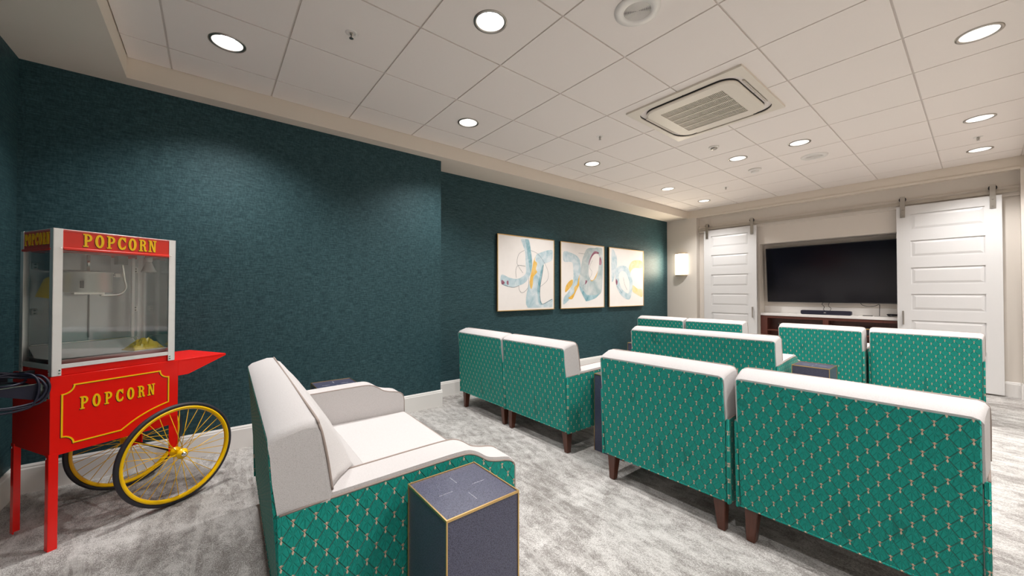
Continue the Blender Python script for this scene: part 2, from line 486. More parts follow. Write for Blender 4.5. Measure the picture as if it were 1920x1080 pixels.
# ------------------------------------------------------------------ downlights
def downlight(first, x, y, label):
    if first is None:
        t = thing('recessed_downlight', label, 'ceiling light', (x, y, CZ), 0, 'round downlights in the tile ceiling')
        b = NB(); lathe(b, [(LR+.012, .0), (LR+.012, -.004), (LR-.002, -.006), (LR-.006, .0)], seg=40, cap=False); obj('trim_ring', b, 'nickel', t)
        b = NB(); lathe(b, [(LR-.004, -.001), (.070, .040), (.052, .060), (.050, .062)], seg=40, cap=False); obj('reflector', b, 'white_plastic', t)
        b = NB(); lathe(b, [(.0005, .0555), (.0525, .0555)], seg=32, cap=False); obj('lens', b, 'lens', t)
        return t
    return dup(first, (x, y, CZ), 0, label)
names = ['downlight nearest the popcorn machine, in the ceiling by the left soffit', 'downlight above the two-seat end of the left wall, second from the near end of the left row',
 'downlight over the three pictures\' near end, third in the left row', 'downlight in the left row above the farthest picture, fourth from the near end', 'farthest downlight of the left row, in the corner near the wall sconce',
 'large-looking round downlight with visible lamp at the top centre of the photo', 'left one of the two downlights set close together beyond the air conditioner', 'right one of the two downlights set close together beyond the air conditioner',
 'nearest downlight at the top right corner of the photo', 'middle downlight of the right row, in front of the right sliding door', 'farthest downlight of the right row, closest to the sliding doors',
 'downlight of the right row above the near armchairs, out of frame', 'downlight of the right row nearest the camera, out of frame']
names[1] = 'second downlight of the left row, above the end of the projecting teal wall'
first = None
for (x, y), nm in zip(LIGHTS, names):
    o = downlight(first, x, y, nm); first = first or o
    l = bpy.data.lights.new('downlight_lamp', 'SPOT'); l.energy = EN_SPOT*(.85 if y > 4.5 else 1.0); l.spot_size = math.radians(124); l.spot_blend = .75
    l.shadow_soft_size = .05; l.color = (1.0, .98, .962)
    lo = bpy.data.objects.new('downlight_lamp', l); COL.objects.link(lo); lo.location = (x, y, CZ+.045)

# surface downlights in the soffit over the right-hand aisle
soffit_light = None
for k, y in enumerate((1.5, 3.2, 4.9, 6.6)):
    nm = ['first', 'second', 'third', 'fourth'][k]+' downlight from the camera in the right soffit over the aisle, out of frame'
    if soffit_light is None:
        soffit_light = thing('soffit_downlight', nm, 'ceiling light', (.95, y, SZ), 0, 'round downlights over the aisle')
        b = NB(); lathe(b, [(.095, 0), (.095, -.010), (.085, -.012), (.085, -.004)], seg=40, cap=False); obj('trim_ring', b, 'nickel', soffit_light)
        b = NB(); lathe(b, [(.0005, -.006), (.086, -.006)], seg=32, cap=False); obj('lens', b, 'lens', soffit_light)
    else: dup(soffit_light, (.95, y, SZ), 0, nm)
    l = bpy.data.lights.new('soffit_lamp', 'SPOT'); l.energy = EN_AISLE*(1.5 if y < 2 else 1.0); l.spot_size = math.radians(150); l.spot_blend = .5
    l.shadow_soft_size = .08; l.color = (1.0, .98, .962)
    lo = bpy.data.objects.new('soffit_lamp', l); COL.objects.link(lo); lo.location = (.95, y, SZ-.02)

# ------------------------------------------------------------------ ceiling fittings
# air conditioner cassette
t = thing('ceiling_air_conditioner', 'square ivory cassette air conditioner with slatted grille set in the tile ceiling', 'air conditioner', (-1.517, 3.39, CZ))
def rrect(hx, hy, r, n=8):
    pts = []
    for (cx, cy, a0) in ((hx-r, hy-r, 0), (-hx+r, hy-r, 90), (-hx+r, -hy+r, 180), (hx-r, -hy+r, 270)):
        for k in range(n+1):
            a = math.radians(a0+90*k/n); pts.append((cx+r*math.cos(a), cy+r*math.sin(a)))
    return pts
def frame_between(bm, P, Q, z0, z1, mi=0):
    """flat ring between two loops of the same length"""
    A = [bm.verts.new((x, y, z0)) for x, y in P]; B = [bm.verts.new((x, y, z1)) for x, y in Q]
    k = len(A)
    for i in range(k):
        f = bm.faces.new((A[i], A[(i+1) % k], B[(i+1) % k], B[i])); f.material_index = mi
b = NB()
H = .475
sq = rrect(H, H, .004); rr = rrect(.425, .425, .14)
frame_between(b, sq, sq, 0.0, -.016); frame_between(b, sq, rr, -.016, -.020); frame_between(b, rr, rr, -.020, -.012); frame_between(b, rr, rr, -.012, .045, 1)
obj('outer_panel', b, ['acplastic', 'dark'], t)
b = NB(); prism(b, rrect(.423, .423, .138), 'z', .035, .045); obj('air_slot', b, 'dark', t)
b = NB()
rr2 = rrect(.378, .378, .115); rr3 = rrect(.364, .364, .10)
g = rrect(.262, .262, .004)
frame_between(b, rr2, rr2, .035, -.014, 1); frame_between(b, rr2, rr2, -.014, -.022); frame_between(b, rr2, rr3, -.022, -.030); frame_between(b, rr3, g, -.030, -.030); frame_between(b, g, g, -.030, -.004)
obj('center_panel', b, ['acplastic', 'dark'], t)
b = NB(); box(b, -.26, .26, -.26, .26, -.006, -.002); obj('grille_backing', b, 'grille', t)
b = NB()
for k in range(44):
    x = -.255+.51*k/43; box(b, x-.0022, x+.0022, -.26, .26, -.026, -.020)
for k in range(1, 5):
    y = -.262+.524*k/5; box(b, -.26, .26, y-.006, y+.006, -.031, -.014)
obj('grille', b, 'acplastic', t)
for k in range(4):
    b = NB(); R = Matrix.Rotation(k*PI/2, 4, 'Z') @ Matrix.Translation((0, .402, -.006)) @ Matrix.Rotation(math.radians(-38), 4, 'X')
    box(b, -.25, .25, -.013, .013, -.0025, .0025, .002, mat=R); obj('louver_flap', b, 'acplastic', t)
# loudspeakers
def round_speaker(x, y, label):
    t = thing('ceiling_speaker', label, 'speaker', (x, y, CZ), 0, 'round loudspeakers in the ceiling')
    b = NB(); lathe(b, [(.128, 0), (.126, -.008), (.075, -.012), (.074, -.006)], seg=48, cap=False); obj('bezel', b, 'white_plastic', t)
    b = NB(); lathe(b, [(.0005, -.003), (.075, -.003)], seg=48, cap=False); obj('backing', b, 'grille', t)
    b = NB()
    for k in range(13):
        r = .004+.0058*k; lathe(b, [(r, -.004), (r, -.0105), (r+.0024, -.0105), (r+.0024, -.004)], seg=48, cap=False)
    obj('grille', b, 'white_plastic', t)
    return t
s1 = round_speaker(-1.215, 1.893, 'round white ceiling speaker with concentric grille at the top edge of the photo')
dup(s1, (-1.22, 5.57, CZ), 0, 'farther round ceiling speaker beyond the air conditioner')
# sprinklers
t = thing('ceiling_sprinkler', 'sprinkler head in the ceiling near the popcorn machine, closest to the left', 'sprinkler', (-2.441, .674, CZ+.002), 0, 'sprinkler heads')
b = NB(); lathe(b, [(.038, 0), (.036, -.003), (.020, -.005), (.018, -.001)], seg=24, cap=False); lathe(b, [(.018, -.001), (.0005, -.001)], seg=24, cap=False); obj('escutcheon', b, 'white_plastic', t)
b = NB(); lathe(b, [(.009, 0), (.009, -.012), (.004, -.014), (.004, -.026)], seg=12); tube(b, [(-.008, 0, -.012), (-.010, 0, -.022), (0, 0, -.034)], .002, 6); tube(b, [(.008, 0, -.012), (.010, 0, -.022), (0, 0, -.034)], .002, 6)
lathe(b, [(.013, -.034), (.013, -.036)], seg=16); obj('nozzle', b, 'nickel', t)
for (x, y, nm) in [(-2.457, 3.14, 'sprinkler head in the ceiling left of the air conditioner'), (-2.437, 6.167, 'small sprinkler head near the far end of the ceiling, before the left sliding door'), (-.003, 6.222, 'sprinkler head between the last two downlights at the right')]:
    dup(t, (x, y, CZ+.002), 0, nm)
# smoke detectors
t = thing('smoke_detector', 'small white dome detector in the ceiling just beyond the air conditioner', 'detector', (-1.84, 4.35, CZ), 0, 'ceiling detectors')
b = NB(); lathe(b, [(.050, 0), (.050, -.010), (.040, -.014), (.034, -.014)], seg=32); obj('base', b, 'white_plastic', t)
b = NB(); lathe(b, [(.032, -.010), (.032, -.026), (.022, -.032), (.0005, -.033)], seg=32, cap=False); obj('dome', b, 'nickel', t)
t = thing('smoke_detector', 'larger white smoke detector farther back in the ceiling, near its centre', 'detector', (-1.845, 5.575, CZ), 0, 'ceiling detectors')
b = NB(); lathe(b, [(.075, 0), (.075, -.014), (.060, -.020), (.045, -.020)], seg=32); obj('base', b, 'white_plastic', t)
b = NB(); lathe(b, [(.045, -.018), (.045, -.036), (.036, -.045), (.0005, -.046)], seg=32, cap=False); obj('dome', b, 'white_plastic', t)

# ------------------------------------------------------------------ sliding doors
def sliding_door(x0, hx, label):
    W, Hh = .90, 2.43
    t = thing('sliding_door', label, 'door', (x0, 7.475, .02), 0, 'white sliding doors with top hardware')
    b = NB()
    st = .135; px0, px1 = st, W-st+.005
    zs = [(.275, .50), (.64, .865), (.998, 1.222), (1.357, 1.582), (1.727, 1.95), (2.098, 2.315)]
    box(b, 0, W, .012, .038, 0, Hh)                       # core
    box(b, 0, px0, 0, .012, 0, Hh); box(b, px1, W, 0, .012, 0, Hh)
    prev = 0
    for z0, z1 in zs+[(Hh, Hh)]:
        box(b, px0, px1, 0, .012, prev, z0); prev = z1
    for z0, z1 in zs:                                     # raised fields with bevelled borders
        a = [(px0, z0), (px1, z0), (px1, z1), (px0, z1)]; m = .012; n_ = .040
        def loop(k, y): return [b.verts.new((x, y, z)) for x, z in [(px0+k, z0+k), (px1-k, z0+k), (px1-k, z1-k), (px0+k, z1-k)]]
        L0, L1, L2 = loop(m, .0115), loop(m+.001, .011), loop(n_, .003)
        for P, Q in ((L0, L1), (L1, L2)):
            for i in range(4): b.faces.new((P[i], P[(i+1) % 4], Q[(i+1) % 4], Q[i]))
        b.faces.new(L2)
    obj('door_leaf', b, 'door_white', t)
    for hxk in (.062, W-.068):
        b = NB(); box(b, hxk-.024, hxk+.024, -.012, -.004, Hh-.155, Hh+.135, .002); h = obj('roller_hanger', b, 'nickel', t)
        b = NB(); lathe(b, [(.010, .0), (.036, .0), (.036, .006), (.030, .009), (.036, .012), (.036, .018), (.010, .018)], axis='y', c=(hxk, -.004, Hh+.095), seg=28); obj('roller_wheel', b, 'black', h)
        for dz in (-.045, -.125):
            b = NB(); lathe(b, [(.007, -.016), (.009, -.012)], axis='y', c=(hxk, 0, Hh+dz), seg=12); obj('bolt', b, 'nickel', h)
    b = NB(); z0 = .80; tube(b, [(hx, 0, z0+.01), (hx, -.028, z0+.012)], .006, 8); tube(b, [(hx, 0, z0+.18), (hx, -.028, z0+.178)], .006, 8)
    box(b, hx-.009, hx+.009, -.034, -.024, z0, z0+.19, .003); obj('handle', b, 'nickel', t)
    return t
d1 = sliding_door(-3.36, .84, 'narrower-looking white panelled sliding door left of the television')
d2 = sliding_door(-.73, .058, 'white panelled sliding door right of the television')
b = NB(); box(b, NX0, NX1, 7.548, NY+.003, 2.432, 2.555, .003); struct('trim_5', b, 'wall_cream')
t = thing('door_track', 'long cream flat rail that both sliding doors hang from', 'rail', (0, 7.50, 0))
b = NB(); box(b, NX0+.01, NX1-.01, -.004, .010, 2.472, 2.512, .002); obj('rail', b, 'railpaint', t)
for k in range(8):
    b = NB(); lathe(b, [(.009, .010), (.009, .049)], axis='y', c=(NX0+.15+k*.50, 0, 2.492), seg=12); obj('spacer', b, 'nickel', t)
b = NB(); box(b, -1.30, -1.20, -.010, -.004, 2.478, 2.508, .002); lathe(b, [(.007, -.016), (.008, -.010)], axis='y', c=(-1.28, 0, 2.493), seg=10); lathe(b, [(.007, -.016), (.008, -.010)], axis='y', c=(-1.22, 0, 2.493), seg=10)
obj('joining_plate', b, 'nickel', t)

# ------------------------------------------------------------------ media recess
CT = .905
t = thing('media_cabinet', 'dark reddish wood low cabinet with open shelves under the white counter', 'cabinet', ((OX0+OX1)/2, 7.60, 0))
w2 = (OX1-OX0)/2 - .003
b = NB()
box(b, -w2, -w2+.10, 0, .20, 0, CT-.045, .002); box(b, w2-.10, w2, 0, .20, 0, CT-.045, .002); box(b, -.035, .035, 0, .20, .10, CT-.045, .002)
box(b, -w2+.10, w2-.10, .001, .02, CT-.085, CT-.046); box(b, -w2+.10, w2-.10, .001, .2, 0, .10); box(b, -w2, w2, .185, .205, 0, CT-.045)
obj('carcass', b, 'cabinetwood', t)
for s in (-1, 1):
    b = NB(); xs = sorted((s*.036, s*(w2-.101))); box(b, xs[0], xs[1], .01, .185, .60, .622); obj('shelf', b, 'cabinetwood', t)
b = NB(); box(b, OX0+.002, OX1-.002, 7.588, 7.819, CT-.043, CT, .003); tag(obj('countertop', b, 'stone'), 'white quartz worktop on the dark wood cabinet below the television', 'countertop')
b = NB(); box(b, OX0+.002, OX1-.002, 7.808, 7.8195, CT+.0005, 1.025, .002); struct('trim_6', b, 'white_trim')
t = thing('television', 'large switched-off black flat screen television in the wall recess', 'television', (-1.545, 7.715, 1.565)); t.rotation_euler.x = math.radians(5.5)
b = NB(); box(b, -.838, .838, 0, .05, -.472, .472, .006); obj('housing', b, 'black', t)
b = NB(); box(b, -.826, .826, -.0015, .001, -.455, .460); obj('screen', b, 'screen', t)
b = NB(); box(b, -.20, .20, .05, .088, -.15, .15, .004); obj('wall_bracket', b, 'black', t)
t = thing('soundbar', 'long dark navy soundbar on the white counter below the television', 'soundbar', (-1.555, 7.665, CT))
b = NB(); prism(b, [(-.30, .001), (.30, .001), (.315, .015), (.315, .058), (.30, .068), (-.30, .068), (-.315, .058), (-.315, .015)], 'y', -.045, .045, bev=.004); obj('cabinet', b, 'cordblue', t)
b = NB(); box(b, -.012, .012, -.047, -.0445, .032, .038); obj('indicator', b, 'white_plastic', t)
def hang(name, pts, r, label, cat, m='black', group=None):
    b = NB(); tube(b, smooth_curve(pts, 6), r, 6); return tag(obj(name, b, m), label, cat, group)
hang('signal_cable', [(-1.60,7.74,1.095),(-1.61,7.72,1.07),(-1.58,7.72,1.03),(-1.60,7.76,.985),(-1.56,7.75,.95),(-1.55,7.75,.915)], .004, 'dark cable bunch hanging under the television above the soundbar', 'cable', group='cables under the television')
hang('signal_cable', [(-1.52,7.74,1.095),(-1.53,7.72,1.05),(-1.50,7.74,1.0),(-1.53,7.75,.95),(-1.51,7.75,.915)], .0035, 'thin dark cable just right of the bunch, dropping behind the soundbar', 'cable', group='cables under the television')
hang('power_cable', [(-1.15,7.74,1.095),(-1.12,7.72,1.065),(-1.06,7.71,1.050),(-.99,7.72,1.058),(-.945,7.73,1.085),(-.940,7.735,1.06),(-.942,7.735,.98),(-.943,7.735,.912)], .004, 'black cable looping below the television and dropping straight to the counter', 'cable', group='cables under the television')
b = NB()
P = []
for k in range(60):
    a = 2*PI*k/14; P.append((-.78+.075*math.cos(a)+.006*math.sin(k), 7.70+.045*math.sin(a), CT+.006+.0012*k*.5+.006*abs(math.sin(k*.7))))
tube(b, P, .004, 6); tag(obj('coiled_cable', b, 'black'), 'coil of black cable lying on the counter by the right door', 'cable')
b = NB(); box(b, -1.16, -.99, 7.62, 7.70, CT+.0005, CT+.004, .001); tag(obj('white_booklet', b, 'white_plastic'), 'flat white booklet on the counter right of the soundbar', 'booklet')
t = thing('remote_control', 'small black remote lying on the white booklet', 'remote', (-1.06, 7.655, CT+.0045), .1)
b = NB(); box(b, -.055, .055, -.014, .014, 0, .010, .004); obj('case', b, 'black', t)
b = NB()
for k in range(6): box(b, -.04+.014*k, -.033+.014*k, -.005, .004, .0095, .0115)
obj('buttons', b, 'white_plastic', t)
for x, nm in ((-2.02, 'dark media box on the left cabinet shelf'), (-1.08, 'dark media box on the right cabinet shelf')):
    t = thing('media_player', nm, 'media player', (x, 7.70, .622), 0, 'media boxes in the cabinet')
    b = NB(); box(b, -.17, .17, -.07, .07, 0, .11, .004); obj('case', b, 'black', t)
    b = NB(); box(b, -.15, .15, -.0715, -.069, .085, .10); obj('front_strip', b, 'brass', t)

# ------------------------------------------------------------------ wall sconce
t = thing('wall_sconce', 'lit half-round wall sconce with thin brass bands beside the left sliding door', 'wall lamp', (-3.795, YB, 1.60))
def half(bm, r, dpt, z0, z1, n=20, y0=0.0):
    pts = [(r*math.cos(PI+PI*k/n), y0-dpt*abs(math.sin(PI+PI*k/n))) for k in range(n+1)]
    prism(bm, pts, 'z', z0, z1, smooth=True)
b = NB(); half(b, .118, .088, .020, .440, y0=-.004); obj('lamp_shade', b, 'sconce_glow', t)
for z in (.004, .440):
    b = NB(); half(b, .124, .094, z, z+.014); obj('brass_band', b, 'brass', t)
b = NB(); box(b, -.09, .09, -.006, -.0005, .018, .44); obj('back_plate', b, 'brass', t)

# ------------------------------------------------------------------ pictures
from mathutils.geometry import tessellate_polygon
ART = {1:[('blue',[(-0.116,0.485),(0.018,0.497),(0.063,0.341),(0.089,0.16),(0.075,0.046),(0.04,-0.035),(-0.043,-0.127),(-0.159,-0.174),(-0.28,-0.2),(-0.465,-0.156),(-0.465,-0.028),(-0.329,-0.067),(-0.202,-0.08),(-0.101,-0.05),(-0.028,0.019),(-0.035,0.154),(-0.042,0.289),(-0.064,0.355),(-0.094,0.42)]),('teal',[(-0.042,0.489),(0.018,0.497),(0.063,0.341),(0.089,0.16),(0.075,0.046),(0.055,0.022),(0.017,0.179),(-0.012,0.347)]),('plum',[(-0.465,-0.102),(-0.425,-0.118),(-0.418,-0.15),(-0.465,-0.154)]),('plum',[(-0.377,-0.117),(-0.35,-0.111),(-0.347,-0.165),(-0.374,-0.155)]),('blue',[(0.155,0.256),(0.265,0.321),(0.497,0.37),(0.497,0.223),(0.345,0.161),(0.316,0.137),(0.28,-0.04),(0.248,-0.204),(0.248,-0.366),(0.288,-0.443),(0.496,-0.369),(0.495,-0.494),(0.002,-0.488),(0.017,-0.16),(0.062,-0.091),(0.139,0.002),(0.178,0.096)]),('teal',[(0.316,0.137),(0.28,-0.04),(0.248,-0.204),(0.248,-0.366),(0.288,-0.443),(0.232,-0.447),(0.201,-0.366),(0.193,-0.204),(0.233,-0.041),(0.281,0.112)]),('ochre',[(0.155,0.256),(0.116,0.185),(0.093,0.092),(0.055,-0.046),(0.04,-0.137),(0.07,-0.222),(0.101,-0.159),(0.116,-0.045),(0.186,0.027),(0.162,0.072),(0.186,0.154),(0.139,0.197)]),('L3',[(0.316,0.137),(0.28,-0.04),(0.241,-0.204),(0.248,-0.366),(0.288,-0.443),(0.496,-0.369)]),('L2',[(-0.465,-0.156),(-0.28,-0.2),(-0.159,-0.174)]),('L1',[(-0.057,0.331),(-0.159,0.27),(-0.195,0.168),(-0.174,0.103),(-0.087,0.006)]),('L1',[(-0.042,0.103),(-0.174,0.108),(-0.217,0.035),(-0.207,-0.064)]),('L1',[(0.063,0.336),(0.202,0.293),(0.329,0.172),(0.41,0.034),(0.393,-0.085),(0.248,-0.186)]),('L1',[(0.025,-0.058),(0.01,-0.194),(-0.087,-0.273),(-0.152,-0.24),(-0.162,-0.179)])],2:[('blue',[(-0.463,0.37),(-0.287,0.355),(-0.14,0.303),(-0.074,0.195),(-0.083,-0.097),(-0.158,-0.209),(-0.289,-0.341),(-0.465,-0.458),(-0.465,-0.351),(-0.368,-0.265),(-0.264,-0.122),(-0.243,-0.033),(-0.247,0.076),(-0.279,0.207),(-0.464,0.214)]),('ochre',[(-0.264,-0.067),(-0.352,-0.101),(-0.423,-0.178),(-0.434,-0.265),(-0.368,-0.232),(-0.272,-0.144)]),('ochre',[(-0.091,0.015),(-0.075,-0.096),(-0.191,-0.264),(-0.273,-0.374),(-0.368,-0.362),(-0.337,-0.341),(-0.232,-0.275),(-0.224,-0.187),(-0.158,-0.142),(-0.125,-0.042)]),('grey',[(0.098,0.454),(0.294,0.48),(0.487,0.477),(0.484,-0.157),(0.381,-0.323),(0.095,-0.412),(0.026,-0.377),(-0.108,-0.164),(-0.057,0.173),(0.012,0.346)]),('teal',[(-0.108,-0.164),(0.01,-0.253),(0.095,-0.31),(0.327,-0.311),(0.4,-0.276),(0.326,-0.357),(0.095,-0.412),(0.026,-0.377)]),('paper',[(0.257,0.373),(0.384,0.369),(0.402,0.265),(0.355,0.052),(0.255,-0.067),(0.166,-0.046),(0.123,0.067),(0.15,0.206)]),('plum',[(0.275,0.421),(0.384,0.411),(0.384,0.387),(0.275,0.374),(0.185,0.288),(0.132,0.182),(0.132,0.228),(0.186,0.334)]),('ochre',[(0.365,0.099),(0.31,-0.02),(0.219,-0.08),(0.166,-0.063),(0.237,-0.062),(0.31,0.015)]),('plum',[(0.421,0.336),(0.467,0.268),(0.458,0.209),(0.402,0.206)]),('plum',[(0.053,-0.066),(0.088,-0.094),(0.036,-0.14)]),('L1',[(-0.123,0.365),(0.029,0.361)]),('L1',[(0.221,0.267),(0.15,0.148),(0.211,0.07),(0.149,-0.035),(-0.024,-0.163)])],3:[('blue',[(-0.457,0.477),(-0.353,0.423),(-0.303,0.303),(-0.335,0.117),(-0.456,-0.082)]),('yellow',[(0.053,0.157),(0.108,0.274),(0.241,0.332),(0.482,0.325),(0.481,0.2),(0.24,0.19),(0.129,0.134),(0.096,0.082)]),('yellow',[(0.171,-0.135),(0.328,-0.198),(0.485,-0.217),(0.484,-0.355),(0.282,-0.302),(0.171,-0.25)]),('blue',[(-0.314,0.167),(-0.149,0.218),(0.02,0.181),(0.128,0.031),(0.171,-0.122),(0.104,-0.365),(-0.005,-0.396),(-0.173,-0.326),(-0.316,-0.178),(-0.359,0.018)]),('paper',[(-0.254,0.046),(-0.171,0.111),(-0.045,0.09),(0.062,-0.072),(0.061,-0.225),(0.017,-0.289),(-0.152,-0.213),(-0.234,-0.09)]),('plum',[(-0.336,-0.03),(-0.291,-0.079),(-0.316,-0.141),(-0.346,-0.092)]),('L2',[(-0.119,0.0),(-0.078,-0.125),(-0.004,-0.225)]),('L2',[(-0.316,-0.153),(-0.163,-0.282)])]}
def picture(idx, yc, label):
    t = thing('framed_painting', label, 'painting', (XB, yc, FH+.270), 0, 'three abstract paintings on the teal wall')
    w, h = .5375, .526; D = .046
    b = NB()
    fw = .011
    for (y0, y1, z0, z1) in ((-w, w, h-fw, h), (-w, w, -h, -h+fw), (-w, -w+fw, -h+fw, h-fw), (w-fw, w, -h+fw, h-fw)):
        box(b, .030, D, y0, y1, z0, z1, .0015, 1)
    obj('frame', b, 'gold', t)
    b = NB(); e = .004
    for (y0, y1, z0, z1) in ((-w+e, w-e, h-e-.01, h-e), (-w+e, w-e, -h+e, -h+e+.01), (-w+e, -w+e+.01, -h+e+.01, h-e-.01), (w-e-.01, w-e, -h+e+.01, h-e-.01)):
        box(b, .0005, .030, y0, y1, z0, z1)
    box(b, .0005, .020, -w+e+.01, w-e-.01, -h+e+.01, h-e-.01)
    obj('shadow_box', b, 'framedark', t)
    b = NB(); order = ['paper', 'p_blue', 'p_teal', 'p_grey', 'p_ochre', 'p_yellow', 'p_plum', 'p_line']
    box(b, .0205, .040, -w+fw, w-fw, -h+fw, h-fw, mi=0)
    lay = .0402
    for nm, pts in ART[idx]:
        lay += .00018
        lim = lambda p: (max(-w+fw+.022, min(w-fw-.022, p[0])), max(-h+fw+.022, min(h-fw-.022, p[1])))
        if nm[0] == 'L':
            P = smooth_curve([Vector((p[0], p[1], 0)) for p in pts], 6); r = .0009+.0007*int(nm[1])
            A = []; B = []
            for i, p in enumerate(P):
                d = (P[min(i+1, len(P)-1)]-P[max(i-1, 0)]).normalized(); nn = Vector((-d.y, d.x, 0))*r
                q0, q1 = lim(p+nn), lim(p-nn)
                A.append(b.verts.new((lay, *q0))); B.append(b.verts.new((lay, *q1)))
            for i in range(len(P)-1):
                f = b.faces.new((A[i], A[i+1], B[i+1], B[i])); f.material_index = 7
        else:
            P = smooth_curve([Vector((p[0], p[1], 0)) for p in pts], 5, True); Q = []
            for p in P:
                q = lim(p)
                if not Q or (abs(Q[-1][0]-q[0])+abs(Q[-1][1]-q[1])) > .002: Q.append(q)
            if abs(Q[0][0]-Q[-1][0])+abs(Q[0][1]-Q[-1][1]) < .002: Q.pop()
            V = [b.verts.new((lay, *q)) for q in Q]
            for tri in tessellate_polygon([[Vector((q[0], q[1], 0)) for q in Q]]):
                f = b.faces.new([V[i] for i in tri]); f.material_index = order.index(nm if nm == 'paper' else 'p_'+nm)
    obj('painting', b, order, t)
picture(1, 3.54, 'leftmost and nearest abstract painting in a gold frame, blue strokes crossing an ochre streak')
picture(2, 4.755, 'middle abstract painting in a gold frame, with a large blue-grey loop and plum arc')
picture(3, 5.965, 'farthest abstract painting in a gold frame, pale blue ring beside a yellow arc')

# ================================================================== SEATING
def seat_unit(kind, cat, W, label, loc, rotz, group):
    """origin on the floor at the middle of the back; the seat faces +y"""
    t = thing(kind, label, cat, loc, rotz, group)
    h = W/2; LZ = .172; AT = .128
    lean = lambda z: .045*(.83-z)/.66
    # green outside back
    b = NB()
    pts = [(lean(LZ), LZ), (lean(LZ)+.03, LZ), (lean(.83)+.03, .816), (lean(.83), .820)]
    prism(b, pts, 'x', -h+.006, h-.006, bev=.004)
    obj('back_panel', b, 'green', t, uv=True)
    b = NB(); tube(b, [(-h+.004, lean(LZ)+.002, LZ+.002), (h-.004, lean(LZ)+.002, LZ+.002)], .005, 8)
    obj('bottom_welt', b, 'green', t, uv=True)
    # base
    b = NB(); box(b, -h+.02, h-.02, .06, .87, LZ, .30, .006); obj('base', b, 'linen', t)
    # ivory backrest block (full width, above the arms)
    b = NB()
    prof = [(.026, .598), (.012, .70), (.006, .80), (.001, .829), (.020, .846), (.095, .868), (.128, .866), (.140, .845), (.158, .74), (.172, .642), (.165, .606)]
    k = 9; rings = []
    xs = [-h, -h+.010, -h+.028, -h*.4, 0, h*.4, h-.028, h-.010, h]
    for i, x in enumerate(xs):
        dz = {0: .020, 1: .006, 8: .020, 7: .006}.get(i, 0.0); cr = .004*(1-abs(x)/h)
        fl = lambda y: 1+max(0, min(1, (y-.01)/.12))*.013/h*(abs(x) > h*.9)
        rings.append([b.verts.new((x*fl(y), y, z-(dz if z > .75 else 0)+(cr if z > .84 else 0))) for y, z in prof])
    n = len(prof)
    for i in range(8):
        for j in range(n):
            f = b.faces.new((rings[i][j], rings[i][(j+1) % n], rings[i+1][(j+1) % n], rings[i+1][j])); f.smooth = True
    for R in (rings[0], rings[-1]): b.faces.new(R)
    br = obj('backrest', b, 'linen', t)
    mod = br.modifiers.new('edge', 'EDGE_SPLIT'); mod.split_angle = math.radians(42)
    b = NB()
    sd = [(h+.012, .172, .642), (h+.013, .158, .74), (h+.012, .143, .82), (h+.006, .134, .852)]
    P = [(-x, y, z) for x, y, z in sd]+[(x, .130, .867) for x in (-h+.03, -h*.5, 0, h*.5, h-.03)]+sd[::-1]
    tube(b, smooth_curve([Vector(p) for p in P], 5), .0042, 6)
    obj('piping', b, 'piping', br)
    # back cushion
    xi = h-AT-.006
    b = NB(); rows = [.405, .46, .52, .58, .628, .640, .66, .70, .74, .78, .815, .84, .856]
    S = [-1, -.93, -.86, -.80, -.5, 0, .5, .80, .86, .93, 1]
    xo = xi/h
    front = []
    for z in rows:
        R = []
        for s in [-1, -.97, -xo-(1-xo)*.5, -xo, -xo*.93, -xo*.6, 0, xo*.6, xo*.93, xo, xo+(1-xo)*.5, .97, 1]:
            a = abs(s); sg = -1 if s < 0 else 1
            if z >= .64:
                kf = (z-.64)/.225; yin = .142+.125*(1-kf)**.8; ye = .170-.040*kf
                if a <= xo: x = s*h; y = yin+.022*(1-(a/xo)**4)*math.sin(min(1, (1-kf)*1.6)*PI*.5)
                else:
                    q = (a-xo)/(1-xo); x = s*h*.998; y = yin+(ye-yin)*q**.8
                zz = z
            else:
                yin = .267+.165*(.64-z)/.235
                if a <= xo: x = s*h; y = yin+.022*(1-(a/xo)**4)
                else:
                    q = (a-xo)/(1-xo); x = sg*xi; y = yin+(.17-yin)*q
                zz = z
            R.append(b.verts.new((x, y, zz)))
        front.append(R)
    for i in range(len(rows)-1):
        for j in range(12):
            f = b.faces.new((front[i][j], front[i][j+1], front[i+1][j+1], front[i+1][j])); f.smooth = True
    # close behind
    bk = [[b.verts.new((v.co.x*.995, .13, v.co.z)) for v in (R[0], R[-1])] for R in front]
    for i in range(len(rows)-1):
        b.faces.new((bk[i][0], bk[i][1], bk[i+1][1], bk[i+1][0]))
        b.faces.new((front[i][0], front[i+1][0], bk[i+1][0], bk[i][0])); b.faces.new((front[i][-1], front[i+1][-1], bk[i+1][1], bk[i][1]))
    b.faces.new([v for v in front[0]]+[bk[0][1], bk[0][0]]); b.faces.new([v for v in front[-1]]+[bk[-1][1], bk[-1][0]])
    bc = obj('back_cushion', b, 'linen', t)
    # seat cushion
    b = NB(); box(b, -h+AT+.004, h-AT-.004, .30, .905, .30, .428, .022, 4)
    for v in b.verts:
        if v.co.z > .40: v.co.z += .018*(1-(v.co.x/(h-AT))**2)*(1-((v.co.y-.62)/.32)**2) if abs((v.co.y-.62)/.32) < 1 else 0
    sc = obj('seat_cushion', b, 'linen', t)
    b = NB(); x1, y1, z = h-AT-.007, .899, .421
    tube(b, smooth_curve([(-x1, .36, z), (-x1, .6, z), (-x1, y1-.03, z), (-x1+.02, y1, z), (0, y1+.004, z), (x1-.02, y1, z), (x1, y1-.03, z), (x1, .6, z), (x1, .36, z)], 5), .0038, 6)
    obj('piping', b, 'piping', sc)
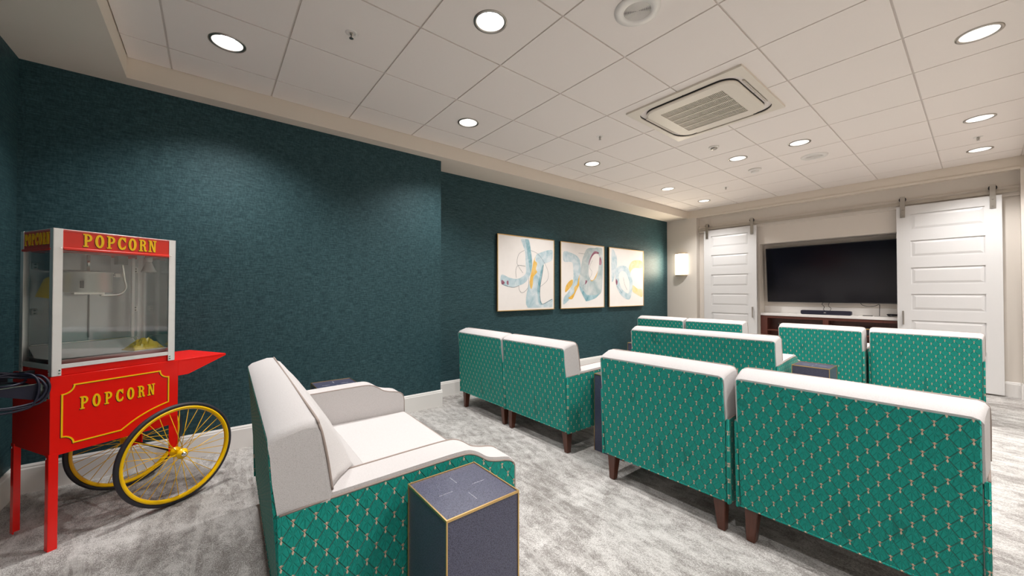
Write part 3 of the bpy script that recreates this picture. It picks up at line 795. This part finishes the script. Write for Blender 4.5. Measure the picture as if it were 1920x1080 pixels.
    # arms
    top = [(.10, .628), (.30, .634), (.50, .640), (.63, .642), (.68, .636), (.72, .616), (.755, .592), (.80, .577), (.845, .568), (.878, .556), (.897, .535), (.905, .50)]
    topc = [(p.x, p.y) for p in smooth_curve([Vector((a, c, 0)) for a, c in top], 3)]
    for s in (-1, 1):
        b = NB()
        out = [(.05, LZ), (.05, .60)]+topc+[(.905, LZ)]
        a0, a1 = sorted((s*(h-AT), s*(h+.006)))
        prism(b, out, 'x', a0, a1, bev=.007, smooth=True, seg=3)
        ar = obj('arm', b, 'linen', t)
        mod = ar.modifiers.new('edge', 'EDGE_SPLIT'); mod.split_angle = math.radians(40)
        b = NB(); ins = .019
        o2 = [(.035, LZ-.004), (.024, .606)]+[(min(y, .892), z-ins) for y, z in topc if y > .11]+[(.892, LZ-.004)]
        a0, a1 = sorted((s*(h-.004), s*(h+.013)))
        prism(b, o2, 'x', a0, a1, bev=.005, seg=2)
        obj('side_panel', b, 'green', ar, uv=True)
        b = NB()
        tube(b, [(s*(h+.009), .03, .607)]+[(s*(h+.009), min(y, .895), z-.0145) for y, z in topc if y > .11]+[(s*(h+.009), .896, .30), (s*(h+.009), .896, LZ)], .0040, 6)
        tube(b, [(s*(h-AT+.002), y, z+.0005) for y, z in topc if y > .2]+[(s*(h-AT+.002), .906, .30)], .0034, 6)
        obj('piping', b, 'piping', ar)
    # legs
    for sx in (-1, 1):
        for y0, d in ((.085, -1), (.83, 1)):
            b = NB(); cx = sx*(h-.052)
            for (z0, z1, r0, r1) in ((0, LZ+.004, .019, .031),):
                A = [b.verts.new((cx+sx*.008+a*r0, y0-d*-.0+c*r0, z0)) for a, c in ((-1,-1),(1,-1),(1,1),(-1,1))]
                B = [b.verts.new((cx+a*r1, y0+c*r1, z1)) for a, c in ((-1,-1),(1,-1),(1,1),(-1,1))]
                b.faces.new(A[::-1]); b.faces.new(B)
                for i in range(4): b.faces.new((A[i], A[(i+1) % 4], B[(i+1) % 4], B[i]))
            bmesh.ops.bevel(b, geom=b.edges[:], offset=.003, segments=2, affect='EDGES')
            obj('leg', b, 'walnut', t)
    return t
AG = 'green-backed ivory armchairs in rows'
LG = 'green-backed ivory loveseats'
s1 = seat_unit('loveseat', 'sofa', 1.415, 'nearest ivory loveseat with patterned green outside, turned side-on beside the popcorn machine', (-2.006, .153, 0), math.radians(-1.7), LG)
dup(s1, (-1.845, 3.855, 0), math.radians(3.0), 'wide green-backed loveseat seen from behind in the middle of the room', LG)
a1 = seat_unit('armchair', 'armchair', .788, 'nearest armchair at the bottom right, its big green patterned back filling the corner', (-.390, 2.072, 0), 0, AG)
for (x, y, r, nm) in [
    (-1.224, 2.060, 0, 'green-backed armchair directly left of the big one at the bottom right'),
    (-3.221, 2.132, 0, 'left armchair of the near pair by the teal wall, its green back rubbed dark'),
    (-2.403, 2.124, 0, 'right armchair of the near pair by the teal wall, with white side and arm showing'),
    (-1.222, 5.64, 0, 'left armchair of the pair in front of the television, beyond the small table'),
    (-.385, 5.70, 0, 'right armchair of the far right pair, before the right sliding door'),
    (-3.250, 5.64, 0, 'farthest left armchair, only its top showing before the wall sconce'),
    (-2.425, 5.64, 0, 'farthest armchair second from the left, only its top showing before the left sliding door')]:
    dup(a1, (x, y, 0), r, nm, AG)

# ------------------------------------------------------------------ side tables
def side_table(x, y, label):
    t = thing('side_table', label, 'side table', (x, y, 0), 0, 'slate blue column side tables with brass edges')
    h = .1345; Z = .612
    b = NB(); box(b, -h+.003, h-.003, -h+.003, h-.003, 0, Z-.003, .001, 1); obj('column', b, 'shagreen', t)
    b = NB(); e = .0045
    for sx in (-1, 1):
        for sy in (-1, 1):
            x0, x1 = sorted((sx*h, sx*(h-e))); y0, y1 = sorted((sy*h, sy*(h-e))); box(b, x0, x1, y0, y1, .001, Z)
    for s in (-1, 1):
        y0, y1 = sorted((s*h, s*(h-e))); box(b, -h+e, h-e, y0, y1, Z-.007, Z); box(b, y0, y1, -h+e, h-e, Z-.007, Z)
    obj('brass_edging', b, 'brass', t)
    b = NB(); random.seed(3)
    def beads(fn, n=12):
        for k in range(n):
            c = fn((k-(n-1)/2)*.0042); r = bmesh.ops.create_icosphere(b, subdivisions=1, radius=.00125+.0006*random.random())
            for v in r['verts']: v.co += Vector(c)
    for s in (-1, 1):
        beads(lambda q: (s*.062+q, .0, Z-.0028)); beads(lambda q: (0, s*.062+q, Z-.0028))
        beads(lambda q: (s*(h-.003), 0, .33+q*1.3), 14); beads(lambda q: (0, s*(h-.003), .33+q*1.3), 14)
    obj('bead_seams', b, 'pearl', t)
    return t
t1 = side_table(-1.090, .662, 'nearest slate blue column table at the bottom centre, beside the near loveseat')
for (x, y, nm) in [(-2.885, .700, 'column table behind the far arm of the near loveseat, only its top showing'),
                   (-1.818, 2.545, 'narrow dark column table squeezed between the two near armchair pairs'),
                   (-.942, 4.235, 'column table in the right middle, standing right of the wide loveseat'),
                   (-2.745, 4.37, 'column table at the left end of the wide loveseat, mostly hidden')]:
    dup(t1, (x, y, 0), 0, nm)

# ================================================================== POPCORN CART
# letters are laid out on a 1 x 1.6 field: condensed slab letters
cnt = [0]
def letter(bm, ch, ox, oz, w, h, y0, y1, mi=0, grow=0.0):
    def P(pts):
        c = Vector((sum(p[0] for p in pts)/len(pts), sum(p[1] for p in pts)/len(pts)))
        q = []
        for a, b_ in pts:
            q.append((ox+w*a, oz+h*b_))
        cnt[0] += 1; prism(bm, q, 'y', y0-.00004*(cnt[0] % 9), y1, mi)
    def R(a, b_, c, d): P([(a, b_), (c, b_), (c, d), (a, d)])
    def arc(cx, cz, ro, ri, zo, zi, t0, t1, n=14):
        for k in range(n):
            u0 = math.radians(t0+(t1-t0)*k/n); u1 = math.radians(t0+(t1-t0)*(k+1)/n)
            P([(cx+ro*math.cos(u0), cz+zo*math.sin(u0)), (cx+ro*math.cos(u1), cz+zo*math.sin(u1)),
               (cx+ri*math.cos(u1), cz+zi*math.sin(u1)), (cx+ri*math.cos(u0), cz+zi*math.sin(u0))])
    def serif(x0, x1, z, up):      # bracketed slab with flared tips
        s = 1 if up else -1
        P([(x0, z), (x1, z), (x1+.01, z+s*.11), (x1-.07, z+s*.085), ((x0+x1)/2, z+s*.10), (x0+.07, z+s*.085), (x0-.01, z+s*.11)])
    def spur(x0, x1, z): P([(x0-.07, z), ((x0+x1)/2, z+.055), (x1+.07, z), ((x0+x1)/2, z-.055)])
    if ch == 'P' or ch == 'R':
        R(.17, .06, .43, .94); serif(.04, .56, 0, True); serif(.04, .50, 1, False); spur(.17, .43, .5)
        if ch == 'P':
            arc(.48, .70, .47, .20, .30, .17, -90, 90); R(.35, .87, .49, 1.0); R(.35, .40, .49, .53)
        else:
            arc(.46, .73, .44, .18, .27, .15, -90, 90); R(.35, .88, .47, 1.0); R(.35, .46, .47, .58)
            P([(.46, .50), (.72, .53), (.88, .40), (.90, .16), (1.0, .12), (1.02, .02), (.90, -.01), (.72, .02), (.66, .14), (.64, .36)])
    elif ch == 'O':
        arc(.5, .5, .48, .17, .52, .36, 0, 360, 28)
        P([(.0, .5), (.07, .56), (.07, .44)]); P([(1.0, .5), (.93, .56), (.93, .44)]); P([(.33, .5), (.29, .56), (.29, .44)]); P([(.67, .5), (.71, .56), (.71, .44)])
    elif ch == 'C':
        arc(.52, .5, .50, .19, .52, .36, 50, 310, 24)
        P([(.70, .98), (.94, 1.02), (.94, .64), (.86, .62), (.74, .72), (.66, .86)])
        P([(.70, .02), (.80, .02), (.95, .18), (.95, .34), (.86, .36), (.72, .20)]); P([(.0, .5), (.07, .56), (.07, .44)])
    elif ch == 'N':
        R(.12, .06, .30, .94); R(.72, .06, .90, .94); P([(.12, .99), (.38, .99), (.90, .02), (.66, .02)])
        serif(.0, .42, 0, True); serif(.0, .30, 1, False); serif(.58, 1.02, 1, False); R(.70, .0, .90, .1)
def word(name, par, x0, x1, z0, z1, y, shadow, mat4=None, thick=.0016, gap=.30):
    n = 7; wd = (x1-x0)/(n+gap*(n-1))
    b = NB()
    for k, ch in enumerate('POPCORN'): letter(b, ch, x0+k*wd*(1+gap), z0, wd, z1-z0, y-thick, y+.0002)
    if mat4 is not None:
        for v in b.verts: v.co = mat4 @ v.co
    o = obj(name, b, 'letter', par)
    b = NB(); dx, dz = shadow
    for k, ch in enumerate('POPCORN'): letter(b, ch, x0+k*wd*(1+gap)+dx, z0+dz, wd, z1-z0, y-thick*.4, y+.0002)
    if mat4 is not None:
        for v in b.verts: v.co = mat4 @ v.co
    obj('letter_shadow', b, 'lettershadow', o)
    return o
CR = math.radians(120)
CO = (-2.845, -.607, 0)
cart = thing('popcorn_cart', 'red popcorn cart with yellow outline, folding shelf and two large spoked wheels', 'popcorn cart', CO, CR)
BL, BD = .525, .405
b = NB()
box(b, 0, BL, 0, BD, .458, .846, .0015, 1)
obj('body', b, 'red', cart)
b = NB(); box(b, .003, BL-.003, .0015, .010, .8455, .8485); obj('top_lip', b, 'red', cart)
# legs: steel angles
for y0, s in ((0, 1), (BD, -1)):
    b = NB()
    ya, yb = sorted((y0, y0+s*.003)); box(b, -.0015, .030, ya-.001, yb+.001, 0, .47)
    ya, yb = sorted((y0, y0+s*.032)); box(b, -.0025, .002, ya, yb, 0, .47)
    lg = obj('leg', b, 'red', cart)
    b = NB(); lathe(b, [(.006, -.008), (.007, -.005), (.003, -.0022)], axis='x', c=(0, y0+s*.016, .452), seg=12); obj('screw', b, 'chrome', lg)
for y0, s in ((0, 1), (BD, -1)):
    b = NB(); ya, yb = sorted((y0, y0+s*.003)); box(b, BL-.044, BL, ya-.0005, yb+.0005, .272, .47); box(b, BL-.003, BL+.001, min(y0, y0+s*.03), max(y0, y0+s*.03), .272, .47)
    obj('axle_bracket', b, 'red', cart)
# yellow outline on the front
def arcpts(cx, cz, r0, r1, a0, a1, n=8):
    return [(cx+r0*math.cos(math.radians(a0+(a1-a0)*k/n)), cz+r1*math.sin(math.radians(a0+(a1-a0)*k/n))) for k in range(n+1)]
line = []
line += arcpts(.040, .502, .041, .041, 90, 0)           # bottom left notch
line += [(.262, .502)]
line += [(p.x, p.y) for p in smooth_curve([Vector((.262, .502, 0)), Vector((.325, .545, 0)), Vector((.395, .578, 0)), Vector((.476, .602, 0))], 6)][1:]
line += arcpts(.476, .794, .042, .042, 270, 180)
line += arcpts(.040, .794, .042, .042, 0, -90)
def strip(bm, pts, w, y0, y1):
    n = len(pts); L = []
    for i in range(n):
        p0, p, p1 = Vector(pts[i-1]), Vector(pts[i]), Vector(pts[(i+1) % n])
        d0 = (p-p0).normalized() if (p-p0).length > 1e-6 else (p1-p).normalized(); d1 = (p1-p).normalized() if (p1-p).length > 1e-6 else d0
        n0 = Vector((-d0.y, d0.x)); n1 = Vector((-d1.y, d1.x)); m = (n0+n1)
        m = m.normalized() if m.length > 1e-6 else n0
        L.append((p, m*(w/2/max(.5, m.dot(n0)))))
    for i in range(n):
        (p, m), (q, r) = L[i], L[(i+1) % n]
        if (p-q).length < 1e-5: continue
        prism(bm, [tuple(p-m), tuple(q-r), tuple(q+r), tuple(p+m)], 'y', y0, y1)
b = NB(); strip(b, line, .0065, -.0016, .0002); ol = obj('pinstripe', b, 'letter', cart)
b = NB(); strip(b, [(x-.0028, z-.0026) for x, z in line], .0060, -.0008, .0002); obj('pinstripe_shadow', b, 'lettershadow', ol)
word('lettering', cart, .101, .409, .662, .727, 0, (-.0022, -.0028), gap=.40)
# folding shelf at the right end
b = NB()
box(b, BL+.001, .800, .002, BD-.002, .834, .846, .001, 1)
for y0, y1 in ((.002, .005), (BD-.005, BD-.002)):
    prism(b, [(BL+.001, .748), (.580, .748), (.800, .834), (.800, .838), (BL+.001, .838)], 'y', y0, y1)
obj('side_shelf', b, 'red', cart)
# stainless tray bracket at the left end
b = NB()
for y0, y1 in ((-.012, -.009), (BD-.004, BD-.001)):
    prism(b, [(-.018, .738), (-.018, .828), (-.205, .826), (-.205, .812)], 'y', y0, y1, mi=1)  # side plates coloured dark in place of the wall mirrored in the steel
box(b, -.021, -.016, -.012, .012, .738, .828); box(b, -.209, -.204, -.012, BD-.001, .808, .829, .001); box(b, -.205, -.018, -.009, BD-.004, .800, .803)
box(b, -.205, -.018, -.0135, -.0085, .825, .829); box(b, -.034, -.016, -.0135, -.0085, .738, .828)
box(b, -.0045, -.0015, .001, .028, .742, .838)
box(b, -.016, -.0015, .04, .30, .76, .80)
obj('push_tray', b, ['steel', 'cordblue'], cart)
# wheels
R0 = .296; WX = .497
def wheel(yc, side):
    b = NB(); lathe(b, [(.258, -.009), (.266, -.013), (.274, -.013), (.274, .013), (.266, .013), (.258, .009), (.254, 0), (.258, -.009)], axis='y', c=(WX, yc, R0), seg=72, cap=False)
    w = obj('wheel', b, 'yellow', cart)
    b = NB(); tube(b, [(WX+.283*math.cos(2*PI*k/72), yc, R0+.283*math.sin(2*PI*k/72)) for k in range(72)], .0128, 10, closed=True); obj('tire', b, 'rubber', w)
    b = NB(); lathe(b, [(.006, -.050), (.018, -.050), (.020, -.040), (.030, -.036), (.030, -.031), (.016, -.024), (.015, .024), (.030, .031), (.030, .036), (.018, .042), (.006, .042)], axis='y', c=(WX, yc, R0), seg=28)
    if side > 0:
        for v in b.verts: v.co.y = 2*yc-v.co.y
    hb = obj('hub', b, 'yellow', w)
    b = NB(); lathe(b, [(.0005, -.062), (.010, -.059), (.015, -.050), (.015, -.046)], axis='y', c=(WX, yc, R0), seg=20, cap=False)
    if side > 0:
        for v in b.verts: v.co.y = 2*yc-v.co.y
    obj('hub_cap', b, 'chrome', hb)
    for k in range(32):
        a = 2*PI*k/32; fl = -.033 if k % 2 else .033; a2 = a+(.42 if (k//2) % 2 else -.42)
        b = NB(); tube(b, [(WX+.026*math.cos(a2), yc+fl, R0+.026*math.sin(a2)), (WX+.259*math.cos(a), yc+(.003 if k % 2 else -.003), R0+.259*math.sin(a))], .0018, 6)
        obj('spoke', b, 'yellow', w)
wheel(-.070, -1); wheel(BD+.062, 1)
b = NB(); tube(b, [(WX, -.105, R0), (WX, BD+.10, R0)], .0058, 10); obj('axle', b, 'black', cart)

# ------------------------------------------------------------------ popcorn machine on the cart
mach = thing('popcorn_machine', 'glass-sided popcorn machine with red signs and aluminium posts standing on the cart', 'popcorn machine', (CO[0], CO[1], .8488), CR)
Z0 = -.0008; ZB = .8488
X0, X1, Y0, Y1 = .002, .504, -.0035, .345
def mz(z): return z-ZB
b = NB()
box(b, X0+.012, X1-.012, Y0+.010, Y1-.006, mz(.8495), mz(.882)); obj('base', b, 'red', mach)
PW = .033
for (x, sx) in ((X0, 1), (X1, -1)):
    for (y, sy) in ((Y0, 1), (Y1, -1)):
        b = NB()
        xa, xb = sorted((x, x+sx*PW)); ya, yb = sorted((y, y+sy*.0025)); box(b, xa, xb, ya, yb, mz(.8495), mz(1.580))
        xa, xb = sorted((x, x+sx*.0025)); ya, yb = sorted((y, y+sy*PW)); box(b, xa, xb, ya, yb, mz(.8495), mz(1.580))
        p = obj('corner_post', b, 'alu', mach)
        for zz in (.862, .876, 1.483):
            b = NB(); c = (x+sx*(PW-.007), y-sy*.001, mz(zz)); lathe(b, [(.0035, -.002*1), (.0040, .001)], axis='y', c=c, seg=10)
            lathe(b, [(.0035, -.002), (.0040, .001)], axis='x', c=(x-sx*.001, y+sy*(PW-.007), mz(zz)), seg=10); obj('screw', b, 'chrome', p)
b = NB()
box(b, X0+PW, X1-PW, Y0+.001, Y0+.010, mz(.884), mz(.904)); box(b, X0+PW, X1-PW, Y1-.010, Y1-.001, mz(.884), mz(.904))
box(b, X0+.001, X0+.010, Y0+PW, Y1-PW, mz(.880), mz(.904)); box(b, X1-.010, X1-.001, Y0+PW, Y1-PW, mz(.884), mz(.904))
obj('bottom_rail', b, 'alu', mach)
b = NB(); box(b, X0+.003, X1-.003, Y0+.003, Y1-.003, mz(1.572), mz(1.5795)); obj('roof', b, 'alu', mach)
# header signs
def header(a0, a1, mat, txt, front=True):
    b = NB(); box(b, a0, a1, 0, .004, mz(1.486), mz(1.571)); 
    box(b, a0, a1, -.006, .006, mz(1.474), mz(1.487), .003)
    box(b, a0, a1, -.001, .006, mz(1.571), mz(1.577), .001, 1, mi=1)
    for v in b.verts: v.co = mat @ v.co
    s = obj('header_sign', b, ['redsign', 'alu'], mach)
    if txt: word('lettering', s, *txt, -.0002, (-.0018, -.0022), mat, gap=.22)
header(X0+PW, X1-PW, Matrix.Translation((0, Y0+.002, 0)), (.104, .408, mz(1.498), mz(1.565)))
ML = Matrix(((0, 1, 0, X0+.002), (-1, 0, 0, 0), (0, 0, 1, 0), (0, 0, 0, 1)))       # local x -> -y, faces -x
header(-(Y1-PW+.012), -(Y0+PW-.008), ML, (-.303, -.040, mz(1.502), mz(1.563)))
MR = Matrix(((0, -1, 0, X1-.002), (1, 0, 0, 0), (0, 0, 1, 0), (0, 0, 0, 1)))
header(Y0+PW, Y1-PW, MR, None); MBk = Matrix(((-1, 0, 0, 0), (0, -1, 0, Y1-.002), (0, 0, 1, 0), (0, 0, 0, 1)))
header(-(X1-PW), -(X0+PW), MBk, None)
# panes
b = NB(); box(b, X0+PW-.005, X1-PW+.005, Y0+.0045, Y0+.0075, mz(.900), mz(1.478)); obj('front_glass', b, 'glass', mach)
b = NB(); box(b, X0+.0045, X0+.0075, Y0+PW-.005, Y1-PW+.005, mz(.900), mz(1.478)); obj('side_glass', b, 'glass', mach)
b = NB(); box(b, X1-.0075, X1-.0045, Y0+PW-.005, Y1-PW+.005, mz(.900), mz(1.478)); obj('side_glass', b, 'glass', mach)
for (xa, xb, hx, s) in ((X0+PW-.004, .2515, X0+PW, 1), (.2535, X1-PW+.004, X1-PW, -1)):
    b = NB(); box(b, xa, xb, Y1-.010, Y1-.006, mz(.985), mz(1.474)); dr = obj('back_door', b, 'plexi', mach)
    for zz in (1.14, 1.385):
        b = NB(); q0, q1 = sorted((hx, hx+s*.022)); box(b, q0, q1, Y1-.020, Y1-.010, mz(zz), mz(zz+.036), .005, 3)
        obj('hinge', b, 'white_plastic', dr)
        b = NB()
        for dz in (.010, .026): lathe(b, [(.0045, -.001), (.0045, .001)], axis='y', c=(hx+s*.011, Y1-.0205, mz(zz+dz)), seg=10)
        obj('hinge_screw', b, 'black', dr)
    b = NB(); xx = .250 if s > 0 else .255; tube(b, [(xx, Y1-.012, mz(1.0)), (xx, Y1-.012, mz(1.46))], .0016, 6); obj('door_edge', b, 'greyplastic', dr)
b = NB(); box(b, X0+PW, X1-PW, Y1-.016, Y1-.010, mz(.902), mz(.984)); box(b, X0+PW, X1-PW, Y1-.030, Y1-.010, mz(.980), mz(.984)); obj('back_rail', b, 'steel', mach)
# popcorn pan floor with sloped sides
b = NB()
L = lambda k, z: [b.verts.new((x, y, mz(z))) for x, y in ((X0+.012+k, Y0+.012+k), (X1-.012-k, Y0+.012+k), (X1-.012-k, Y1-.03-k*.6), (X0+.012+k, Y1-.03-k*.6))]
A, B_, C_ = L(0, .925), L(.03, .900), L(.06, .893)
for P, Q in ((A, B_), (B_, C_)):
    for i in range(4): b.faces.new((P[i], P[(i+1) % 4], Q[(i+1) % 4], Q[i]))
b.faces.new(C_); obj('popcorn_pan', b, 'panmetal', mach)
b = NB(); prism(b, [(Y1-.035, mz(.978)), (Y1-.031, mz(.978)), (Y1-.12, mz(.905)), (Y1-.125, mz(.905))], 'x', X0+.02, X1-.06); obj('pan_slope', b, 'panmetal', mach)
# kettle, hung from the top
KX, KY = .197, .190; KR = .094
b = NB(); lathe(b, [(.0005, mz(1.262)), (KR-.006, mz(1.262)), (KR, mz(1.268)), (KR, mz(1.366)), (KR+.004, mz(1.368)), (KR+.004, mz(1.373)), (KR-.004, mz(1.374)), (.0005, mz(1.380))], c=(KX, KY, 0), seg=56, cap=False)
kt = obj('kettle', b, 'kettlemetal', mach)
for v in kt.data.vertices: pass
b = NB(); box(b, KX+KR-.002, KX+KR+.030, KY-.03, KY-.022, mz(1.352), mz(1.356)); box(b, KX+KR+.006, KX+KR+.028, KY-.034, KY-.018, mz(1.350), mz(1.372), .004); obj('kettle_latch', b, 'white_plastic', kt)
b = NB(); box(b, KX-.06, KX+.06, KY-KR*.2, KY+KR*.2, mz(1.252), mz(1.262)); obj('kettle_bracket', b, 'steel', kt)
b = NB(); box(b, KX-.062, KX-.050, KY-KR*.88-.010, KY-KR*.88+.004, mz(1.285), mz(1.325), .002); obj('kettle_plug', b, 'black', kt)
b = NB(); tube(b, smooth_curve([(.225, KY-.05, mz(1.246)), (.275, KY-.05, mz(1.246)), (.315, KY-.05, mz(1.256)), (.336, KY-.05, mz(1.290)), (.328, KY-.05, mz(1.34)), (.316, KY-.05, mz(1.44))], 8), .006, 10)
obj('conduit', b, 'steel', mach)
b = NB(); box(b, .290, .334, KY-.072, KY-.030, mz(1.422), mz(1.472), .002); obj('junction_box', b, 'greyplastic', mach)
b = NB(); box(b, KX-.13, KX+.105, KY+.03, KY+.10, mz(1.384), mz(1.476), .002); obj('motor_housing', b, 'housing', mach)
b = NB(); tube(b, [(KX, KY, mz(1.374)), (KX, KY, mz(1.47))], .007, 10); obj('agitator_shaft', b, 'steel', mach)
b = NB(); lathe(b, [(.017, mz(1.475)), (.017, mz(1.455)), (.014, mz(1.450))], c=(.447, .155, 0), seg=24); lp = obj('lamp_socket', b, 'white_plastic', mach)
b = NB(); lathe(b, [(.013, mz(1.452)), (.018, mz(1.435)), (.030, mz(1.402)), (.036, mz(1.390)), (.034, mz(1.385)), (.0005, mz(1.383))], c=(.447, .155, 0), seg=28, cap=False); obj('lamp_bulb', b, 'bulbglass', lp)
b = NB(); box(b, X1-.075, X1-.060, Y1-.05, Y1-.035, mz(.985), mz(1.475), .002); obj('inner_rail', b, 'alu', mach)

# loose things on and in the machine
def cartp(x, y, z):
    c, s = math.cos(CR), math.sin(CR); return (CO[0]+c*x-s*y, CO[1]+s*x+c*y, z)
t = thing('yellow_tag', 'yellow paper tag hanging inside the left glass of the popcorn machine', 'tag', cartp(.072, .200, 1.347), math.radians(102))
b = NB()
R = Matrix.Rotation(math.radians(12), 4, 'Y')
pts = [(-.054, -.128), (.030, -.128), (.034, -.030), (.018, -.008), (-.024, -.008), (-.042, -.026)]
prism(b, [(p[0]*.66-.002, p[1]*.92) for p in pts], 'y', -.0006, .0006)
for v in b.verts: v.co = R @ v.co
obj('card', b, 'acyellow', t)
b = NB(); tube(b, [(-.006, 0, -.016), (.010, 0, .004), (.020, 0, .018)], .0022, 6); obj('tie', b, 'white_plastic', t)
b = NB(); random.seed(11)
nu, nv = 16, 10; g = []
for i in range(nu+1):
    row = []
    for j in range(nv+1):
        u, v = i/nu, j/nv; e = math.sin(PI*u)**.5*math.sin(PI*v)**.6
        row.append((u, v, e))
    g.append(row)
top = []; bot = []
for i in range(nu+1):
    T_, B2 = [], []
    for j in range(nv+1):
        u, v, e = g[i][j]; n_ = random.uniform(-1, 1)
        x = -.075+.15*u+.006*n_*e; y = -.05+.10*v+.10*0*u
        T_.append(b.verts.new((x, y, .006+e*(.044+.010*random.uniform(-1, 1)+.012*math.sin(9*u+5*v)))))
        B2.append(b.verts.new((x, y, .0)))
    top.append(T_); bot.append(B2)
for i in range(nu):
    for j in range(nv):
        f = b.faces.new((top[i][j], top[i+1][j], top[i+1][j+1], top[i][j+1])); b.faces.new((bot[i][j], bot[i][j+1], bot[i+1][j+1], bot[i+1][j]))
for i in range(nu):
    b.faces.new((top[i][0], bot[i][0], bot[i+1][0], top[i+1][0])); b.faces.new((top[i][nv], top[i+1][nv], bot[i+1][nv], bot[i][nv]))
for j in range(nv):
    b.faces.new((top[0][j], top[0][j+1], bot[0][j+1], bot[0][j])); b.faces.new((top[nu][j], bot[nu][j], bot[nu][j+1], top[nu][j+1]))
tag(obj('snack_bag', b, 'foil', None, loc=cartp(.400, .10, .9265), rotz=CR+.15), 'crumpled yellow bag lying inside the popcorn machine at the right', 'bag')
# power cord coiled over the tray
cartl = lambda x, y, z: (x, y, z-ZB)
b = NB(); P = []
for k in range(61):
    a = 2*PI*k/26; q = k/61
    P.append(cartl(-.105+.070*math.cos(a)-.02*q, .10+.095*math.sin(a)*(.9+.1*math.sin(k*.3)), .836+.022*math.sin(a*.5+1)+.010*math.sin(k*.23)))
P = [Vector(p) for p in P]
tube(b, smooth_curve(P[::2], 3), .0050, 8)
# loops that hang over the front of the tray
for dx, dz, rr in ((-.055, 0, 1.0), (-.085, .012, .92), (-.070, -.008, 1.08)):
    L_ = [(dx-.01, .04, .866+dz), (dx+.025*rr, .0, .862+dz), (dx+.042*rr, -.022, .830+dz), (dx+.044*rr, -.024, .79), (dx+.025*rr, -.024, .745-dz), (dx-.01, -.022, .730-dz), (dx-.08, -.022, .730-dz), (dx-.14, -.020, .750-dz), (dx-.16, .0, .80), (dx-.14, .03, .855), (dx-.07, .045, .880+dz)]
    tube(b, smooth_curve([Vector(cartl(*p)) for p in L_], 6, True), .0052, 8, closed=True)
cd = obj('power_cord', b, 'cordblue', mach); cd['label'] = 'coiled dark power cord draped over the metal tray of the cart'
b = NB(); Mx = Matrix.Translation(Vector(cartl(-.055, .06, .872))) @ Matrix.Rotation(.5, 4, 'Z')
box(b, -.022, .022, -.014, .014, -.012, .012, .005, 3, mat=Mx); obj('plug', b, 'black', cd)

# ================================================================== CAMERA AND LIGHT
cam = bpy.data.cameras.new('camera'); cam.sensor_width = 36; cam.lens = 36*704.87/1920; cam.clip_start = .05
co = bpy.data.objects.new('camera', cam); COL.objects.link(co)
co.location = (0, 0, FH)
yaw, pitch = -.894909, .011816
f = Vector((math.sin(yaw)*math.cos(pitch), math.cos(yaw)*math.cos(pitch), math.sin(pitch)))
co.rotation_euler = f.to_track_quat('-Z', 'Y').to_euler()
scene.camera = co
sl = bpy.data.lights.new('sconce_lamp', 'AREA'); sl.energy = EN_SCONCE; sl.color = (1, .86, .66); sl.shape = 'RECTANGLE'; sl.size = .2; sl.size_y = .4
so = bpy.data.objects.new('sconce_lamp', sl); COL.objects.link(so); so.location = (-3.795, YB-.12, 1.83); so.rotation_euler = (math.radians(-90), 0, 0)

world = bpy.data.worlds.new('world'); scene.world = world; world.use_nodes = True
world.node_tree.nodes['Background'].inputs[0].default_value = (.9, .93, 1, 1); world.node_tree.nodes['Background'].inputs[1].default_value = .3
vs = scene.view_settings
scene.view_settings.view_transform = 'Standard'; vs.look = 'None'; vs.gamma = 1; vs.exposure = EXPO; vs.use_curve_mapping = False
scene.cycles.use_denoising = True
scene.cycles.max_bounces = 12; scene.cycles.diffuse_bounces = 6; scene.cycles.transparent_max_bounces = 16
scene.cycles.sample_clamp_indirect = 6
